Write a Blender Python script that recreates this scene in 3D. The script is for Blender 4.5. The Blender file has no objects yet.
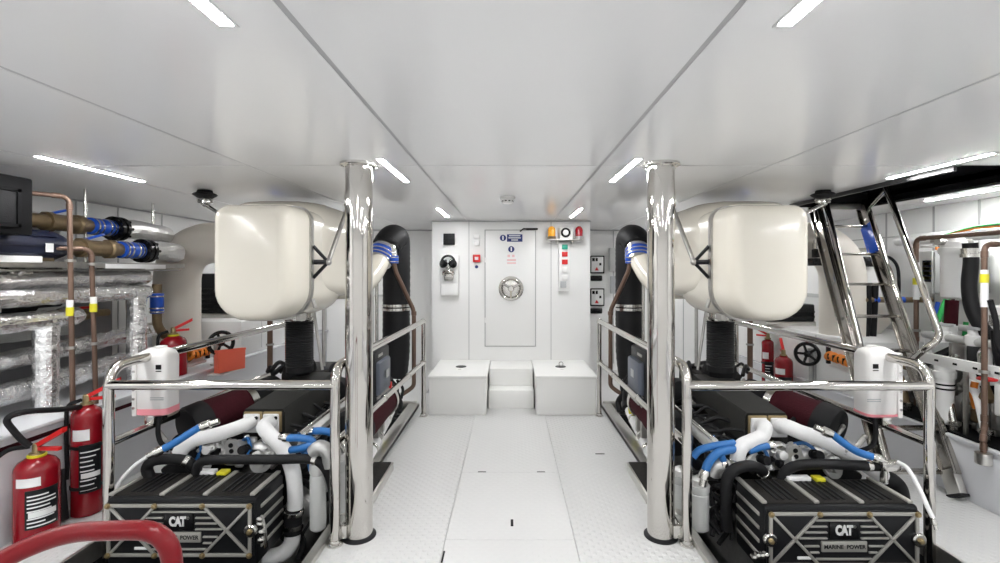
import bpy, bmesh, math, random
from mathutils import Vector, Matrix, noise
PI = math.pi
V = Vector
rnd = random.Random(7)
scene = bpy.context.scene
COL = scene.collection
# ---------------------------------------------------------------- camera frame (room metres: x right, y forward, z up)
FPX, VX, VY, EYE = 480.0, 510.0, 270.0, 1.5
def W(px, py, Y):                       # a point of the room that stands at distance Y
    return V(((px - VX) * Y / FPX, Y, EYE - (py - VY) * Y / FPX))
# ---------------------------------------------------------------- materials
M = {}
def mat(key, col, rough=0.5, metal=0.0, noise_s=0, noise_a=0.0, bump=0.0, bump_s=60, rough_a=0.0, emit=0, spec=0.5, trans=0.0, coat=0.0, alpha=1.0, vor=False):
    m = bpy.data.materials.new(key); m.use_nodes = True
    nt = m.node_tree; b = nt.nodes['Principled BSDF']
    b.inputs['Base Color'].default_value = (*col, 1); b.inputs['Roughness'].default_value = rough
    b.inputs['Metallic'].default_value = metal; b.inputs['Specular IOR Level'].default_value = spec
    b.inputs['Transmission Weight'].default_value = trans; b.inputs['Coat Weight'].default_value = coat
    if emit:
        b.inputs['Emission Color'].default_value = (*col, 1); b.inputs['Emission Strength'].default_value = emit
    tc = nt.nodes.new('ShaderNodeTexCoord')
    if noise_a or rough_a:
        n = nt.nodes.new('ShaderNodeTexNoise'); n.inputs['Scale'].default_value = noise_s or 8; n.inputs['Detail'].default_value = 4
        nt.links.new(tc.outputs['Object'], n.inputs['Vector'])
        if noise_a:
            mx = nt.nodes.new('ShaderNodeMix'); mx.data_type = 'RGBA'
            mx.inputs[6].default_value = (*[c * (1 - noise_a) for c in col], 1); mx.inputs[7].default_value = (*[min(1, c * (1 + noise_a)) for c in col], 1)
            nt.links.new(n.outputs['Fac'], mx.inputs[0]); nt.links.new(mx.outputs[2], b.inputs['Base Color'])
        if rough_a:
            mr = nt.nodes.new('ShaderNodeMapRange'); mr.inputs[3].default_value = max(0, rough - rough_a); mr.inputs[4].default_value = rough + rough_a
            nt.links.new(n.outputs['Fac'], mr.inputs[0]); nt.links.new(mr.outputs[0], b.inputs['Roughness'])
    if bump:
        if vor:
            n2 = nt.nodes.new('ShaderNodeTexVoronoi'); n2.inputs['Scale'].default_value = bump_s; o = n2.outputs['Distance']
        else:
            n2 = nt.nodes.new('ShaderNodeTexNoise'); n2.inputs['Scale'].default_value = bump_s; n2.inputs['Detail'].default_value = 5; o = n2.outputs['Fac']
        nt.links.new(tc.outputs['Object'], n2.inputs['Vector'])
        bp = nt.nodes.new('ShaderNodeBump'); bp.inputs['Strength'].default_value = bump; bp.inputs['Distance'].default_value = 0.01
        nt.links.new(o, bp.inputs['Height']); nt.links.new(bp.outputs[0], b.inputs['Normal'])
    M[key] = m
    return m
mat('ceiling_panel', (.86, .86, .865), .16, rough_a=.04, noise_s=1.5, spec=.5)
mat('panel_gap', (.42, .42, .43), .6)
mat('wall_panel', (.84, .84, .83), .3, noise_a=.015, noise_s=3)
mat('step_white', (.87, .87, .85), .35, noise_a=.015, noise_s=4)
mat('ledge_white', (.74, .75, .78), .25, noise_a=.02, noise_s=4)
mat('groove', (.45, .45, .45), .6)
mat('pit_dark', (.015, .015, .017), .5)
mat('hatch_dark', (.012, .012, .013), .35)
mat('chrome', (.60, .58, .55), .07, 1.0, rough_a=.03, noise_s=3)
mat('steel', (.64, .63, .60), .2, 1.0, rough_a=.08, noise_s=14)
mat('steel_brushed', (.62, .61, .58), .32, 1.0, noise_a=.1, noise_s=30)
mat('dull_steel', (.42, .41, .39), .42, 1.0, noise_a=.2, noise_s=20)
mat('cast_alu', (.62, .62, .61), .42, .75, noise_a=.15, noise_s=30, bump=.15, bump_s=90)
mat('cast_grey', (.40, .40, .39), .5, .4, noise_a=.25, noise_s=25, bump=.2, bump_s=70)
mat('black_paint', (.010, .0105, .012), .42, spec=.22, noise_a=.15, noise_s=15)
mat('black_matt', (.008, .008, .009), .65, spec=.2, bump=.2, bump_s=150)
mat('black_grain', (.014, .0125, .011), .6, spec=.2, noise_a=.3, noise_s=40, bump=.35, bump_s=160)
mat('shield_grey', (.024, .024, .022), .65, spec=.25, noise_a=.2, noise_s=30, bump=.3, bump_s=120)
mat('black_rubber', (.010, .010, .011), .55, spec=.25)
mat('black_gloss', (.008, .008, .009), .25, spec=.3)
mat('cream', (.80, .76, .665), .22, noise_a=.02, noise_s=2, coat=.2)
mat('cream_duct', (.74, .70, .63), .4, noise_a=.03, noise_s=3)
mat('white_wrap', (.80, .80, .80), .55, noise_a=.05, noise_s=40, bump=.15, bump_s=120)
mat('white_plastic', (.80, .80, .79), .3)
mat('tank_plastic', (.80, .785, .77), .35, noise_a=.03, noise_s=5)
mat('coolant_pink', (.85, .30, .35), .3)
mat('white_label', (.86, .86, .86), .5)
mat('grey_plastic', (.45, .46, .47), .45)
mat('dark_panel', (.05, .05, .052), .5, spec=.3)
mat('pipe_grey', (.50, .50, .49), .4)
mat('cabinet_black', (.004, .004, .0045), .7, spec=.1)
mat('hull_grey', (.22, .22, .225), .6, noise_a=.1, noise_s=5)
mat('panel_grey', (.40, .41, .40), .4)
mat('grey_box', (.55, .56, .55), .4)
mat('blue_grey', (.10, .115, .15), .4, noise_a=.05, noise_s=10)
mat('maroon', (.042, .006, .010), .8, spec=.15, noise_a=.25, noise_s=60, bump=.4, bump_s=120)
mat('blue_silicone', (.012, .09, .55), .35)
mat('blue_hose', (.022, .15, .43), .4)
mat('blue_film', (.03, .13, .75), .25)
mat('navy', (.006, .009, .028), .4)
mat('copper', (.165, .105, .078), .40, .5, noise_a=.15, noise_s=20)
mat('bronze', (.22, .16, .09), .45, .6, noise_a=.25, noise_s=25, bump=.2, bump_s=60)
mat('brass', (.36, .28, .15), .4, .8, noise_a=.1, noise_s=30)
mat('foil', (.92, .92, .92), .18, .97, noise_a=.12, noise_s=12, bump=1.0, bump_s=38, rough_a=.1)
mat('foil_soft', (.86, .86, .86), .38, .75, noise_a=.06, noise_s=30, bump=.5, bump_s=60)
mat('red_paint', (.27, .005, .012), .22, coat=.1)
mat('red_tube', (.165, .004, .008), .28, spec=.3, noise_a=.08, noise_s=60, bump=.1, bump_s=200)
mat('red_plastic', (.62, .012, .012), .35)
mat('red_orange', (1.0, .16, .085), .45)
mat('yellow', (.72, .66, .03), .45)
mat('amber', (.95, .42, .02), .15, coat=.4)
mat('orange', (.80, .24, .02), .45)
mat('red_lens', (.35, .004, .012), .12, coat=.4)
mat('green', (.02, .36, .08), .4)
mat('green_btn', (.02, .38, .26), .4)
mat('sign_blue', (.015, .03, .16), .4)
mat('sign_pink', (.85, .55, .55), .5)
mat('led', (1, 1, 1), .5, emit=112)
mat('trim_silver', (.40, .39, .36), .33, .35)
mat('letter_white', (.72, .72, .71), .35)
mat('ladder_steel', (.42, .40, .37), .16, 1.0, noise_a=.15, noise_s=10, rough_a=.08)
mat('lens_rim', (.75, .75, .76), .3)
# floor: painted plate with a raised square tread
def floor_mat(key, strength, col=(.645, .645, .64)):
    m = mat(key, col, .33, noise_a=.02, noise_s=6)
    nt = m.node_tree; b = nt.nodes['Principled BSDF']
    tc = nt.nodes['Texture Coordinate']
    sp = nt.nodes.new('ShaderNodeSeparateXYZ'); nt.links.new(tc.outputs['Object'], sp.inputs[0])
    outs = []
    for k in ('X', 'Y'):
        a = nt.nodes.new('ShaderNodeMath'); a.operation = 'MULTIPLY'; a.inputs[1].default_value = 2 * PI / .062
        s = nt.nodes.new('ShaderNodeMath'); s.operation = 'SINE'
        nt.links.new(sp.outputs[k], a.inputs[0]); nt.links.new(a.outputs[0], s.inputs[0]); outs.append(s)
    p = nt.nodes.new('ShaderNodeMath'); p.operation = 'MULTIPLY'
    nt.links.new(outs[0].outputs[0], p.inputs[0]); nt.links.new(outs[1].outputs[0], p.inputs[1])
    q = nt.nodes.new('ShaderNodeMapRange'); q.inputs[1].default_value = .15; q.inputs[2].default_value = .6; nt.links.new(p.outputs[0], q.inputs[0])
    bp = nt.nodes.new('ShaderNodeBump'); bp.inputs['Strength'].default_value = strength; bp.inputs['Distance'].default_value = .006
    nt.links.new(q.outputs[0], bp.inputs['Height']); nt.links.new(bp.outputs[0], b.inputs['Normal'])
    return m
floor_mat('floor_tread', .55); floor_mat('floor_plain', .2)
# ---------------------------------------------------------------- mesh builder
def frame(d):
    d = d.normalized(); a = V((0, 0, 1)) if abs(d.z) < .9 else V((1, 0, 0))
    s = d.cross(a).normalized(); return s, s.cross(d).normalized()
def smooth(pts, k=6):                    # Catmull-Rom
    p = [V(q) for q in pts]; p = [p[0] * 2 - p[1]] + p + [p[-1] * 2 - p[-2]]; out = []
    for i in range(1, len(p) - 2):
        for j in range(k):
            t = j / k; a, b, c, d = p[i - 1], p[i], p[i + 1], p[i + 2]
            out.append(.5 * ((2 * b) + (c - a) * t + (2 * a - 5 * b + 4 * c - d) * t * t + (3 * b - a - 3 * c + d) * t ** 3))
    out.append(p[-2]); return out
def bend(pts, r, k=6):                   # polyline with rounded corners
    p = [V(q) for q in pts]; out = [p[0]]
    for i in range(1, len(p) - 1):
        a, b, c = p[i - 1], p[i], p[i + 1]
        d1, d2 = (a - b), (c - b); l = min(r, d1.length * .49, d2.length * .49)
        s, e = b + d1.normalized() * l, b + d2.normalized() * l
        for j in range(k + 1):
            t = j / k; out.append(s * (1 - t) ** 2 + b * 2 * t * (1 - t) + e * t * t)
    out.append(p[-1]); return out
def resample(pts, step):
    pts = [V(q) for q in pts]; out = [pts[0]]
    for a, b in zip(pts, pts[1:]):
        n = max(1, round((b - a).length / step))
        for j in range(1, n + 1): out.append(a.lerp(b, j / n))
    return out
BASE = {}
class MB:
    def __init__(s): s.bm = bmesh.new()
    def _xf(s, vs, c, rot):
        for v in vs: v.co = (rot @ v.co if rot else v.co) + V(c)
    def box(s, x0, x1, y0, y1, z0, z1, b=0, seg=2):
        return s.obox(((x0 + x1) / 2, (y0 + y1) / 2, (z0 + z1) / 2), (abs(x1 - x0), abs(y1 - y0), abs(z1 - z0)), None, b, seg)
    def obox(s, c, size, rot=None, b=0, seg=2):
        t = bmesh.new(); bmesh.ops.create_cube(t, size=1)
        for v in t.verts: v.co = V((v.co.x * size[0], v.co.y * size[1], v.co.z * size[2]))
        if b: bmesh.ops.bevel(t, geom=list(t.edges), offset=min(b, min(size) * .45), segments=seg, profile=.5, affect='EDGES')
        for v in t.verts: v.co = (rot @ v.co if rot else v.co) + V(c)
        s._merge(t); return s
    def _merge(s, t):
        mp = {v: s.bm.verts.new(v.co) for v in t.verts}
        for f in t.faces:
            try: s.bm.faces.new([mp[v] for v in f.verts])
            except ValueError: pass
        t.free()
    def rings(s, rings, closed_ends=True, cyc=True):
        vs = [[s.bm.verts.new(p) for p in r] for r in rings]; n = len(rings[0])
        for a, b in zip(vs, vs[1:]):
            for i in range(n if cyc else n - 1):
                j = (i + 1) % n; s.bm.faces.new((a[i], a[j], b[j], b[i]))
        if closed_ends:
            for r, flip in ((vs[0], True), (vs[-1], False)):
                s.bm.faces.new(r[::-1] if flip else r)
        return s
    def tube(s, pts, r, n=14, caps=True, jit=0.0, seed=0):
        pts = [V(p) for p in pts]; k = len(pts); rr = r if isinstance(r, (list, tuple)) else [r] * k
        tan = [(pts[min(i + 1, k - 1)] - pts[max(i - 1, 0)]).normalized() for i in range(k)]
        a, b = frame(tan[0]); out = []; R = random.Random(seed)
        for i in range(k):
            if i:
                ax = tan[i - 1].cross(tan[i]); 
                if ax.length > 1e-7:
                    q = Matrix.Rotation(tan[i - 1].angle(tan[i]), 3, ax.normalized()); a = q @ a; b = q @ b
            ring = []
            for j in range(n):
                th = 2 * PI * j / n; q = rr[i] * (1 + (R.uniform(-jit, jit) if jit else 0))
                ring.append(pts[i] + (a * math.cos(th) + b * math.sin(th)) * q)
            out.append(ring)
        return s.rings(out, caps)
    def cyl(s, p0, p1, r, r2=None, n=20): return s.tube([p0, p1], [r, r if r2 is None else r2], n)
    def lathe(s, p, d, prof, n=24):       # prof: (distance along d, radius)
        p = V(p); d = V(d).normalized(); a, b = frame(d); out = []
        for t, r in prof:
            out.append([p + d * t + (a * math.cos(2 * PI * j / n) + b * math.sin(2 * PI * j / n)) * max(r, 1e-4) for j in range(n)])
        return s.rings(out, True)
    def ball(s, c, r, sc=(1, 1, 1), n=14):
        t = bmesh.new(); bmesh.ops.create_uvsphere(t, u_segments=n, v_segments=n // 2 + 2, radius=r)
        for v in t.verts: v.co = V((v.co.x * sc[0], v.co.y * sc[1], v.co.z * sc[2])) + V(c)
        s._merge(t); return s
    def torus(s, c, ax, R, r, n=28, m=10, a0=0, a1=2 * PI):
        c = V(c); a, b = frame(V(ax)); full = abs(a1 - a0 - 2 * PI) < 1e-6
        k = n + 1
        pts = [c + (a * math.cos(a0 + (a1 - a0) * i / n) + b * math.sin(a0 + (a1 - a0) * i / n)) * R for i in range(k)]
        return s.tube(pts, r, m)
    def prism(s, poly, o, ux, uy, depth):  # polygon in the plane o + ux*a + uy*b, pushed along ux x uy by depth
        o, ux, uy = V(o), V(ux), V(uy); nn = ux.cross(uy).normalized() * depth
        p0 = [o + ux * a + uy * b for a, b in poly]
        return s.rings([p0, [p + nn for p in p0]], True)
    def hexa(s, lo, hi):                   # two quads
        return s.rings([[V(p) for p in lo], [V(p) for p in hi]], True)
    def arc(s, c, r, a0, a1, z0, z1, th=.002, n=12):  # curved patch on a standing cylinder
        c = V(c); o = []
        for i in range(n + 1):
            a = a0 + (a1 - a0) * i / n; d = V((math.cos(a), math.sin(a), 0))
            o.append([c + d * r + V((0, 0, z0)), c + d * r + V((0, 0, z1)), c + d * (r + th) + V((0, 0, z1)), c + d * (r + th) + V((0, 0, z0))])
        return s.rings(o, True)
    def build(s, name, m, parent=None, label=None, sharp=38):
        bmesh.ops.recalc_face_normals(s.bm, faces=s.bm.faces)
        me = bpy.data.meshes.new(name)
        if parent is not None: base = BASE[parent.name]
        else:
            co = [v.co for v in s.bm.verts]
            base = V(((min(c.x for c in co) + max(c.x for c in co)) / 2, (min(c.y for c in co) + max(c.y for c in co)) / 2, min(c.z for c in co)))
        for v in s.bm.verts: v.co -= base
        s.bm.to_mesh(me); s.bm.free()
        for p in me.polygons: p.use_smooth = True
        me.set_sharp_from_angle(angle=math.radians(sharp))
        me.materials.append(M[m])
        o = bpy.data.objects.new(name, me); COL.objects.link(o)
        if parent is None: o.location = base
        else: o.parent = parent
        BASE[o.name] = base
        if label: o['label'] = label
        return o
def islands(m):
    bm = m.bm; bm.verts.ensure_lookup_table(); seen = set(); out = []
    for v in bm.verts:
        if v in seen: continue
        st = [v]; seen.add(v); isl = []
        while st:
            q = st.pop(); isl.append(q)
            for e in q.link_edges:
                w_ = e.other_vert(q)
                if w_ not in seen: seen.add(w_); st.append(w_)
        out.append(isl)
    return out
def build_each(m, name, mt, parent, sharp=38, label=None):      # every loose piece becomes a part of its own
    last = None
    for isl in islands(m):
        n = MB(); mp = {v: n.bm.verts.new(v.co) for v in isl}; ss = set(isl)
        for f in {f for v in isl for f in v.link_faces}: n.bm.faces.new([mp[v] for v in f.verts])
        last = n.build(name, mt, parent, label, sharp)
    m.bm.free(); return last
def tag(o, label, cat, group=None):
    o['label'] = label; o['category'] = cat
    if group: o['group'] = group
    return o
def thing(name, label, cat, loc, group=None):
    o = bpy.data.objects.new(name, None); COL.objects.link(o); o.location = V(loc); o.empty_display_size = .1
    BASE[o.name] = V(loc); return tag(o, label, cat, group)
def struct(o): o['kind'] = 'structure'; return o
def copy_thing(o, loc, label=None, parent=None):
    c = o.copy(); COL.objects.link(c)
    if parent is None: c.location = V(loc); BASE[c.name] = V(loc)
    else: c.parent = parent
    if label: c['label'] = label
    for ch in list(o.children): copy_thing(ch, None, None, c)
    return c
RX = Matrix.Rotation(PI / 2, 4, 'X')     # text that faces the camera end of the room
def text(name, body, size, m, parent, loc, rot=None, ext=.0015, off=0.0, sx=1.0, spacing=1.0):
    cu = bpy.data.curves.new('t', 'FONT'); cu.body = body; cu.size = size; cu.extrude = ext; cu.offset = off
    cu.align_x = 'CENTER'; cu.align_y = 'CENTER'; cu.resolution_u = 3; cu.space_character = spacing
    t = bpy.data.objects.new('t', cu); COL.objects.link(t); bpy.context.view_layer.update()
    me = bpy.data.meshes.new_from_object(t.evaluated_get(bpy.context.evaluated_depsgraph_get()))
    bpy.data.objects.remove(t); bpy.data.curves.remove(cu)
    me.name = name
    me.transform(Matrix.Translation(V(loc) - BASE[parent.name]) @ (rot or RX) @ Matrix.Diagonal((sx, 1, 1, 1)))
    me.materials.clear(); me.materials.append(M[m])
    o = bpy.data.objects.new(name, me); COL.objects.link(o); o.parent = parent; BASE[o.name] = BASE[parent.name]
    return o
def rrect(w, h, r, k=5):                  # rounded rectangle outline
    out = []
    for cx, cy, a in ((w / 2 - r, h / 2 - r, 0), (-w / 2 + r, h / 2 - r, PI / 2), (-w / 2 + r, -h / 2 + r, PI), (w / 2 - r, -h / 2 + r, 1.5 * PI)):
        for i in range(k + 1):
            t = a + PI / 2 * i / k; out.append((cx + r * math.cos(t), cy + r * math.sin(t)))
    return out
# ================================================================ ROOM
X0, X1, YB, YE, H = -3.7, 4.0, -1.6, 7.2, 2.1
YD = 5.85                                # face of the bulkhead with the door
PIT = ((-2.29, -1.03), (1.03, 2.32)); PY0, PY1 = 1.9, 5.3
def plates(rects, z0, z1, gap, b=.002):
    m = MB()
    for x0, x1, y0, y1 in rects: m.box(x0 + gap / 2, x1 - gap / 2, y0 + gap / 2, y1 - gap / 2, z0, z1)
    return m
LX, RXX = -2.75, 2.98                    # inner faces of the outboard ledges
sl = MB()
for x0, x1, y0, y1 in ((X0, PIT[0][0], YB, YE), (PIT[0][1], PIT[1][0], YB, YE), (PIT[1][1], X1, YB, YE), (PIT[0][0], PIT[0][1], YB, PY0), (PIT[0][0], PIT[0][1], PY1, YE), (PIT[1][0], PIT[1][1], YB, PY0), (PIT[1][0], PIT[1][1], PY1, YE)):
    sl.box(x0, x1, y0, y1, -.10, -.012)
fl = struct(sl.build('floor', 'panel_gap'))
side = []
for a, b in ((-1.03, -.36), (.36, 1.03)):
    for y0, y1 in ((YB, .9), (.9, YD)): side.append((a, b, y0, y1))
for a, b in ((X0, PIT[0][0]), (PIT[1][1], X1)):
    for y0, y1 in ((YB, 1.3), (1.3, 3.1), (3.1, 5.0), (5.0, YE)): side.append((a, b, y0, y1))
for p in PIT: side += [(p[0], p[1], YB, PY0), (p[0], p[1], PY1, YE)]
o = struct(plates(side, -.012, 0, .003).build('floor', 'floor_tread'))
cen = [(-.36, .36, y0, y1) for y0, y1 in ((YB, .9), (.9, 2.67), (2.67, 3.56), (3.56, YD))]
struct(plates(cen, -.012, 0, .003).build('floor', 'floor_plain'))
for k, p in enumerate(PIT):
    m = MB(); x0, x1 = p
    m.box(x0, x1, PY0, PY1, -.72, -.70); m.box(x0 - .02, x0, PY0, PY1, -.72, -.1); m.box(x1, x1 + .02, PY0, PY1, -.72, -.1)
    m.box(x0, x1, PY0 - .02, PY0, -.72, -.1); m.box(x0, x1, PY1, PY1 + .02, -.72, -.1)
    struct(m.build('trim_%d' % (k + 1), 'pit_dark'))
    # steel coaming round the machinery well
    m = MB(); i = x1 if k == 0 else x0
    m.box(i - .03 if k else i - .02, i + .02 if k else i + .03, PY0, PY1, -.10, .03, .004); m.box(i - .03 if k else i - .085, i + .085 if k else i + .03, 3.66, PY1, -.10, .032, .004); m.box(x0, x1, PY1, PY1 + .03, -.1, .05, .004)
    e = x0 if k == 0 else x1
    m.box(e - .01, e + .01, PY0, PY1, -.1, .008, .002)
    struct(m.build('trim_%d' % (k + 3), 'steel_brushed'))
# floor lifting slots
for (px, py, lx, ly, lab) in ((512, 523, .016, .075, 'dark lifting slot in the middle of the near floor plate'), (600, 454, .075, .014, 'dark lifting slot in the floor by the right tread box'),
                              (482, 472, .06, .008, 'thin lifting slot in the floor seam, left of the pair'), (541, 472, .06, .008, 'thin lifting slot in the floor seam, right of the pair'), (443, 557, .010, .10, 'dark lifting slot at the near left floor seam')):
    Y = 720 / (py - 270); x = (px - VX) * Y / FPX
    tag(MB().obox((x, Y, .0015), (lx, ly, .003), None, .001).build('floor_slot', 'black_matt'), lab, 'floor slot')
# ceiling: white panels with grey gaps, a hatch opening over the ladder
HX0, HX1, HY0, HY1 = 2.57, 3.25, 2.76, 4.36
xs = (X0, -2.55, -1.505, -.52, .52, 1.495, HX0)
rc = []
for a, b in zip(xs, xs[1:]):
    for y0, y1 in ((YB, -.1), (-.1, 2.76), (2.76, YE)):
        rc.append((a, b, y0, y1))
rc += [(HX0, X1, YB, -.1), (HX0, X1, -.1, HY0), (HX1, X1, HY0, HY1), (HX0, X1, HY1, YE)]
struct(plates(rc, H, H + .012, .017).build('ceiling', 'ceiling_panel'))
m = MB()
for x0, x1, y0, y1 in ((X0, HX0, YB, YE), (HX0, X1, YB, HY0), (HX1, X1, HY0, HY1), (HX0, X1, HY1, YE)): m.box(x0, x1, y0, y1, H + .0015, H + .08)
struct(m.build('ceiling', 'panel_gap'))
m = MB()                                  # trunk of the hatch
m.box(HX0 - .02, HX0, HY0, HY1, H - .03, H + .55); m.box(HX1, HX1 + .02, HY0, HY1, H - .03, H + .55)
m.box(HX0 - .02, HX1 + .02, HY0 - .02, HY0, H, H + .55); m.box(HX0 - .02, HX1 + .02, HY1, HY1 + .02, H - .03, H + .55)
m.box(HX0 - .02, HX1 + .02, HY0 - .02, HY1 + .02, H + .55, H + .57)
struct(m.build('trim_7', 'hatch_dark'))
m = MB()
for z in (.10, .22): m.box(HX0, HX1, HY1 - .02, HY1, H + z, H + z + .03)
m.box(HX0, HX0 + .025, HY0, HY1, H + .0, H + .03); m.box(HX1 - .025, HX1, HY0, HY1, H - .02, H + .03)
struct(m.build('trim_8', 'black_gloss'))
# hull sides and ends
def wall(nm, x0, x1, y0, y1, z0=-.1, z1=H + .05, mt='wall_panel'): return struct(MB().box(x0, x1, y0, y1, z0, z1).build(nm, mt))
wall('wall_left', X0 - .08, X0, YB, YE); wall('wall_right', X1, X1 + .08, YB, YE)
wall('wall_rear', X0 - .08, X1 + .08, YB - .08, YB)
wall('wall_back', X0 - .08, X1 + .08, YE, YE + .08)
wall('wall_bulkhead', -.95, .975, YD, YE, 0, H)
m = MB()
for y in (1.2, 2.5, 3.4, 4.09, 4.53, 5.1, 6.2):
    m.box(X1 - .004, X1, y - .010, y + .010, .4, H); m.box(X0, X0 + .004, y - .008, y + .008, .6, H)
for x in (-3.1, -2.45, -2.3, -2.05, -1.55, 1.55, 2.2, 2.6, 3.2): m.box(x - .007, x + .007, YE - .004, YE, .1, H)
m.box(X1 - .004, X1, YB, YE, 1.84, 1.85); m.box(-.5 - .004, -.5 + .004, YD - .003, YD, .4, H); m.box(.5 - .004, .5 + .004, YD - .003, YD, .4, H)
struct(m.build('trim_9', 'groove'))
m = MB(); m.box(-.95, .975, YD - .012, YD, H - .012, H); m.box(-.96, -.95, YD, YE, H - .02, H); m.box(.975, .985, YD, YE, H - .02, H)
m.box(X0, -.95, YE - .02, YE, H - .015, H); m.box(.975, X1, YE - .02, YE, H - .015, H); m.box(X0, X0 + .02, YB, YE, H - .012, H)
struct(m.build('trim_10', 'panel_gap'))
# outboard ledges
m = MB(); m.box(X0, LX, YB, YE, 0, .58, .004); m.box(X0, LX + .03, YB, YE, .58, .606, .006)
struct(m.build('trim_11', 'ledge_white'))
m = MB(); m.box(RXX, X1, YB, YE, 0, .37, .004); m.box(RXX - .012, X1, YB, YE, .37, .39, .004)
struct(m.build('trim_12', 'ledge_white'))
struct(MB().box(LX + .0, LX + .006, YB, 4.1, .515, .54).build('trim_13', 'maroon'))
# the taller lockers further back on both ledges
m = MB(); m.box(X0, LX - .02, 4.95, YE - .3, .606, .97, .01); struct(m.build('trim_14', 'wall_panel'))
m = MB(); m.box(RXX + .02, X1, 4.12, YE - .3, .39, .88, .01); struct(m.build('trim_15', 'wall_panel'))
m = MB()
m.box(LX - .024, LX - .018, 5.35, 5.356, .64, .95); m.box(LX - .024, LX - .018, 5.9, 5.906, .64, .95)
m.box(RXX + .014, RXX + .022, 4.7, 4.706, .42, .86); m.box(RXX + .014, RXX + .022, 5.6, 5.606, .42, .86)
struct(m.build('trim_16', 'groove'))
# ---------------------------------------------------------------- ceiling lights
lights = []
def led(x, y0, y1, label, wid=.032):
    t = thing('ceiling_light', label, 'ceiling light', (x, (y0 + y1) / 2, H), 'linear ceiling lights')
    b = MB(); b.box(x - wid / 2 - .009, x + wid / 2 + .009, y0 - .012, y1 + .012, H - .004, H - .0005, .001); b.build('housing', 'lens_rim', t)
    b = MB(); b.box(x - wid / 2, x + wid / 2, y0, y1, H - .0055, H - .004); b.build('diffuser', 'led', t)
L = (.45, 1.17), (2.58, 3.24), (4.68, 5.4)
led(-.69, *L[0], 'linear ceiling light at the upper left edge, nearest one left of the walkway')
led(-.70, *L[1], 'linear ceiling light just beside the left steel pillar top')
led(-.70, *L[2], 'small far ceiling light on the left, in front of the bulkhead')
led(.67, *L[0], 'linear ceiling light at the top edge, nearest one right of the walkway')
led(.69, *L[1], 'linear ceiling light just beside the right steel pillar top')
led(.69, *L[2], 'small far ceiling light on the right, in front of the bulkhead')
led(-2.48, 2.52, 3.24, 'long ceiling light on the left above the foil lagged pipes')
led(2.47, 2.46, 3.13, 'long ceiling light on the right beside the dark hatch')
led(3.6, 3.3, 4.15, 'long ceiling light on the far right beyond the hatch')
led(-2.5, 4.66, 5.4, 'ceiling light half hidden behind the left cream silencer')
led(2.5, 4.66, 5.4, 'ceiling light half hidden behind the right cream silencer')
for x, a in ((-2.5, 'left'), (2.5, 'right')): led(x, 6.2, 6.95, 'added fill light hidden behind the %s cream silencer near the back wall' % a)  # added pair, kept out of sight, brightens the walls beside the bulkhead
for x, a in ((-2.48, 'left'), (2.48, 'right')): led(x, 1.42, 2.12, 'added unseen fill light between the outer two on the %s, out of frame' % a)  # added fill pair outside the view, bounces more light onto the side ceiling
for x, a in ((-3.3, 'left'), (3.5, 'right')): led(x, .3, 1.02, 'added unseen fill light close to the %s hull, out of frame' % a)  # extra unseen pair by the hull, added for the same ceiling bounce
led(-2.48, .45, 1.17, 'near left ceiling light out of frame'); led(2.48, .45, 1.17, 'near right ceiling light out of frame')
for x in (-2.48, -.69, .69, 2.48): led(x, -1.2, -.5, 'ceiling light behind the viewpoint in row at %s' % {-2.48: 'far left', -.69: 'walkway left', .69: 'walkway right', 2.48: 'far right'}[x])
# smoke detector
t = thing('smoke_detector', 'round white smoke detector on the ceiling before the door bulkhead', 'smoke detector', (-.02, 3.95, H))
MB().lathe((-.02, 3.95, H), (0, 0, -1), [(0, .062), (.018, .062), (.022, .055)]).build('base', 'white_plastic', t)
MB().lathe((-.02, 3.95, H - .022), (0, 0, -1), [(0, .046), (.006, .046), (.006, .05), (.026, .044), (.034, .02)]).build('sensor_head', 'white_plastic', t)
m = MB()
for k in range(10):
    a = 2 * PI * k / 10; m.obox((-.02 + .047 * math.cos(a), 3.95 + .047 * math.sin(a), H - .035), (.016, .006, .008), Matrix.Rotation(a + PI / 2, 3, 'Z'))
m.build('vent', 'black_matt', t)
# ---------------------------------------------------------------- support pillars
for s, lab in ((-1, 'polished steel support pillar left of the walkway'), (1, 'polished steel support pillar right of the walkway')):
    x = .852 * s; Y = 2.71
    t = thing('support_pillar', lab, 'pillar', (x, Y, 0), 'polished steel pillars')
    MB().cyl((x, Y, .012), (x, Y, H - .014), .075, n=48).build('shaft', 'chrome', t)
    MB().lathe((x, Y, 0), (0, 0, 1), [(0, .094), (.006, .094), (.009, .090), (.016, .078)], 40).build('base_flange', 'black_paint', t)
    MB().lathe((x, Y, H), (0, 0, -1), [(0, .104), (.012, .104), (.015, .10), (.022, .077)], 40).build('top_flange', 'steel', t)
    m = MB()
    for k in range(6):
        a = 2 * PI * k / 6 + .3; m.cyl((x + .09 * math.cos(a), Y + .09 * math.sin(a), H - .022), (x + .09 * math.cos(a), Y + .09 * math.sin(a), H - .012), .008, n=6)
    build_each(m, 'flange_bolt', 'steel', t)
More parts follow.
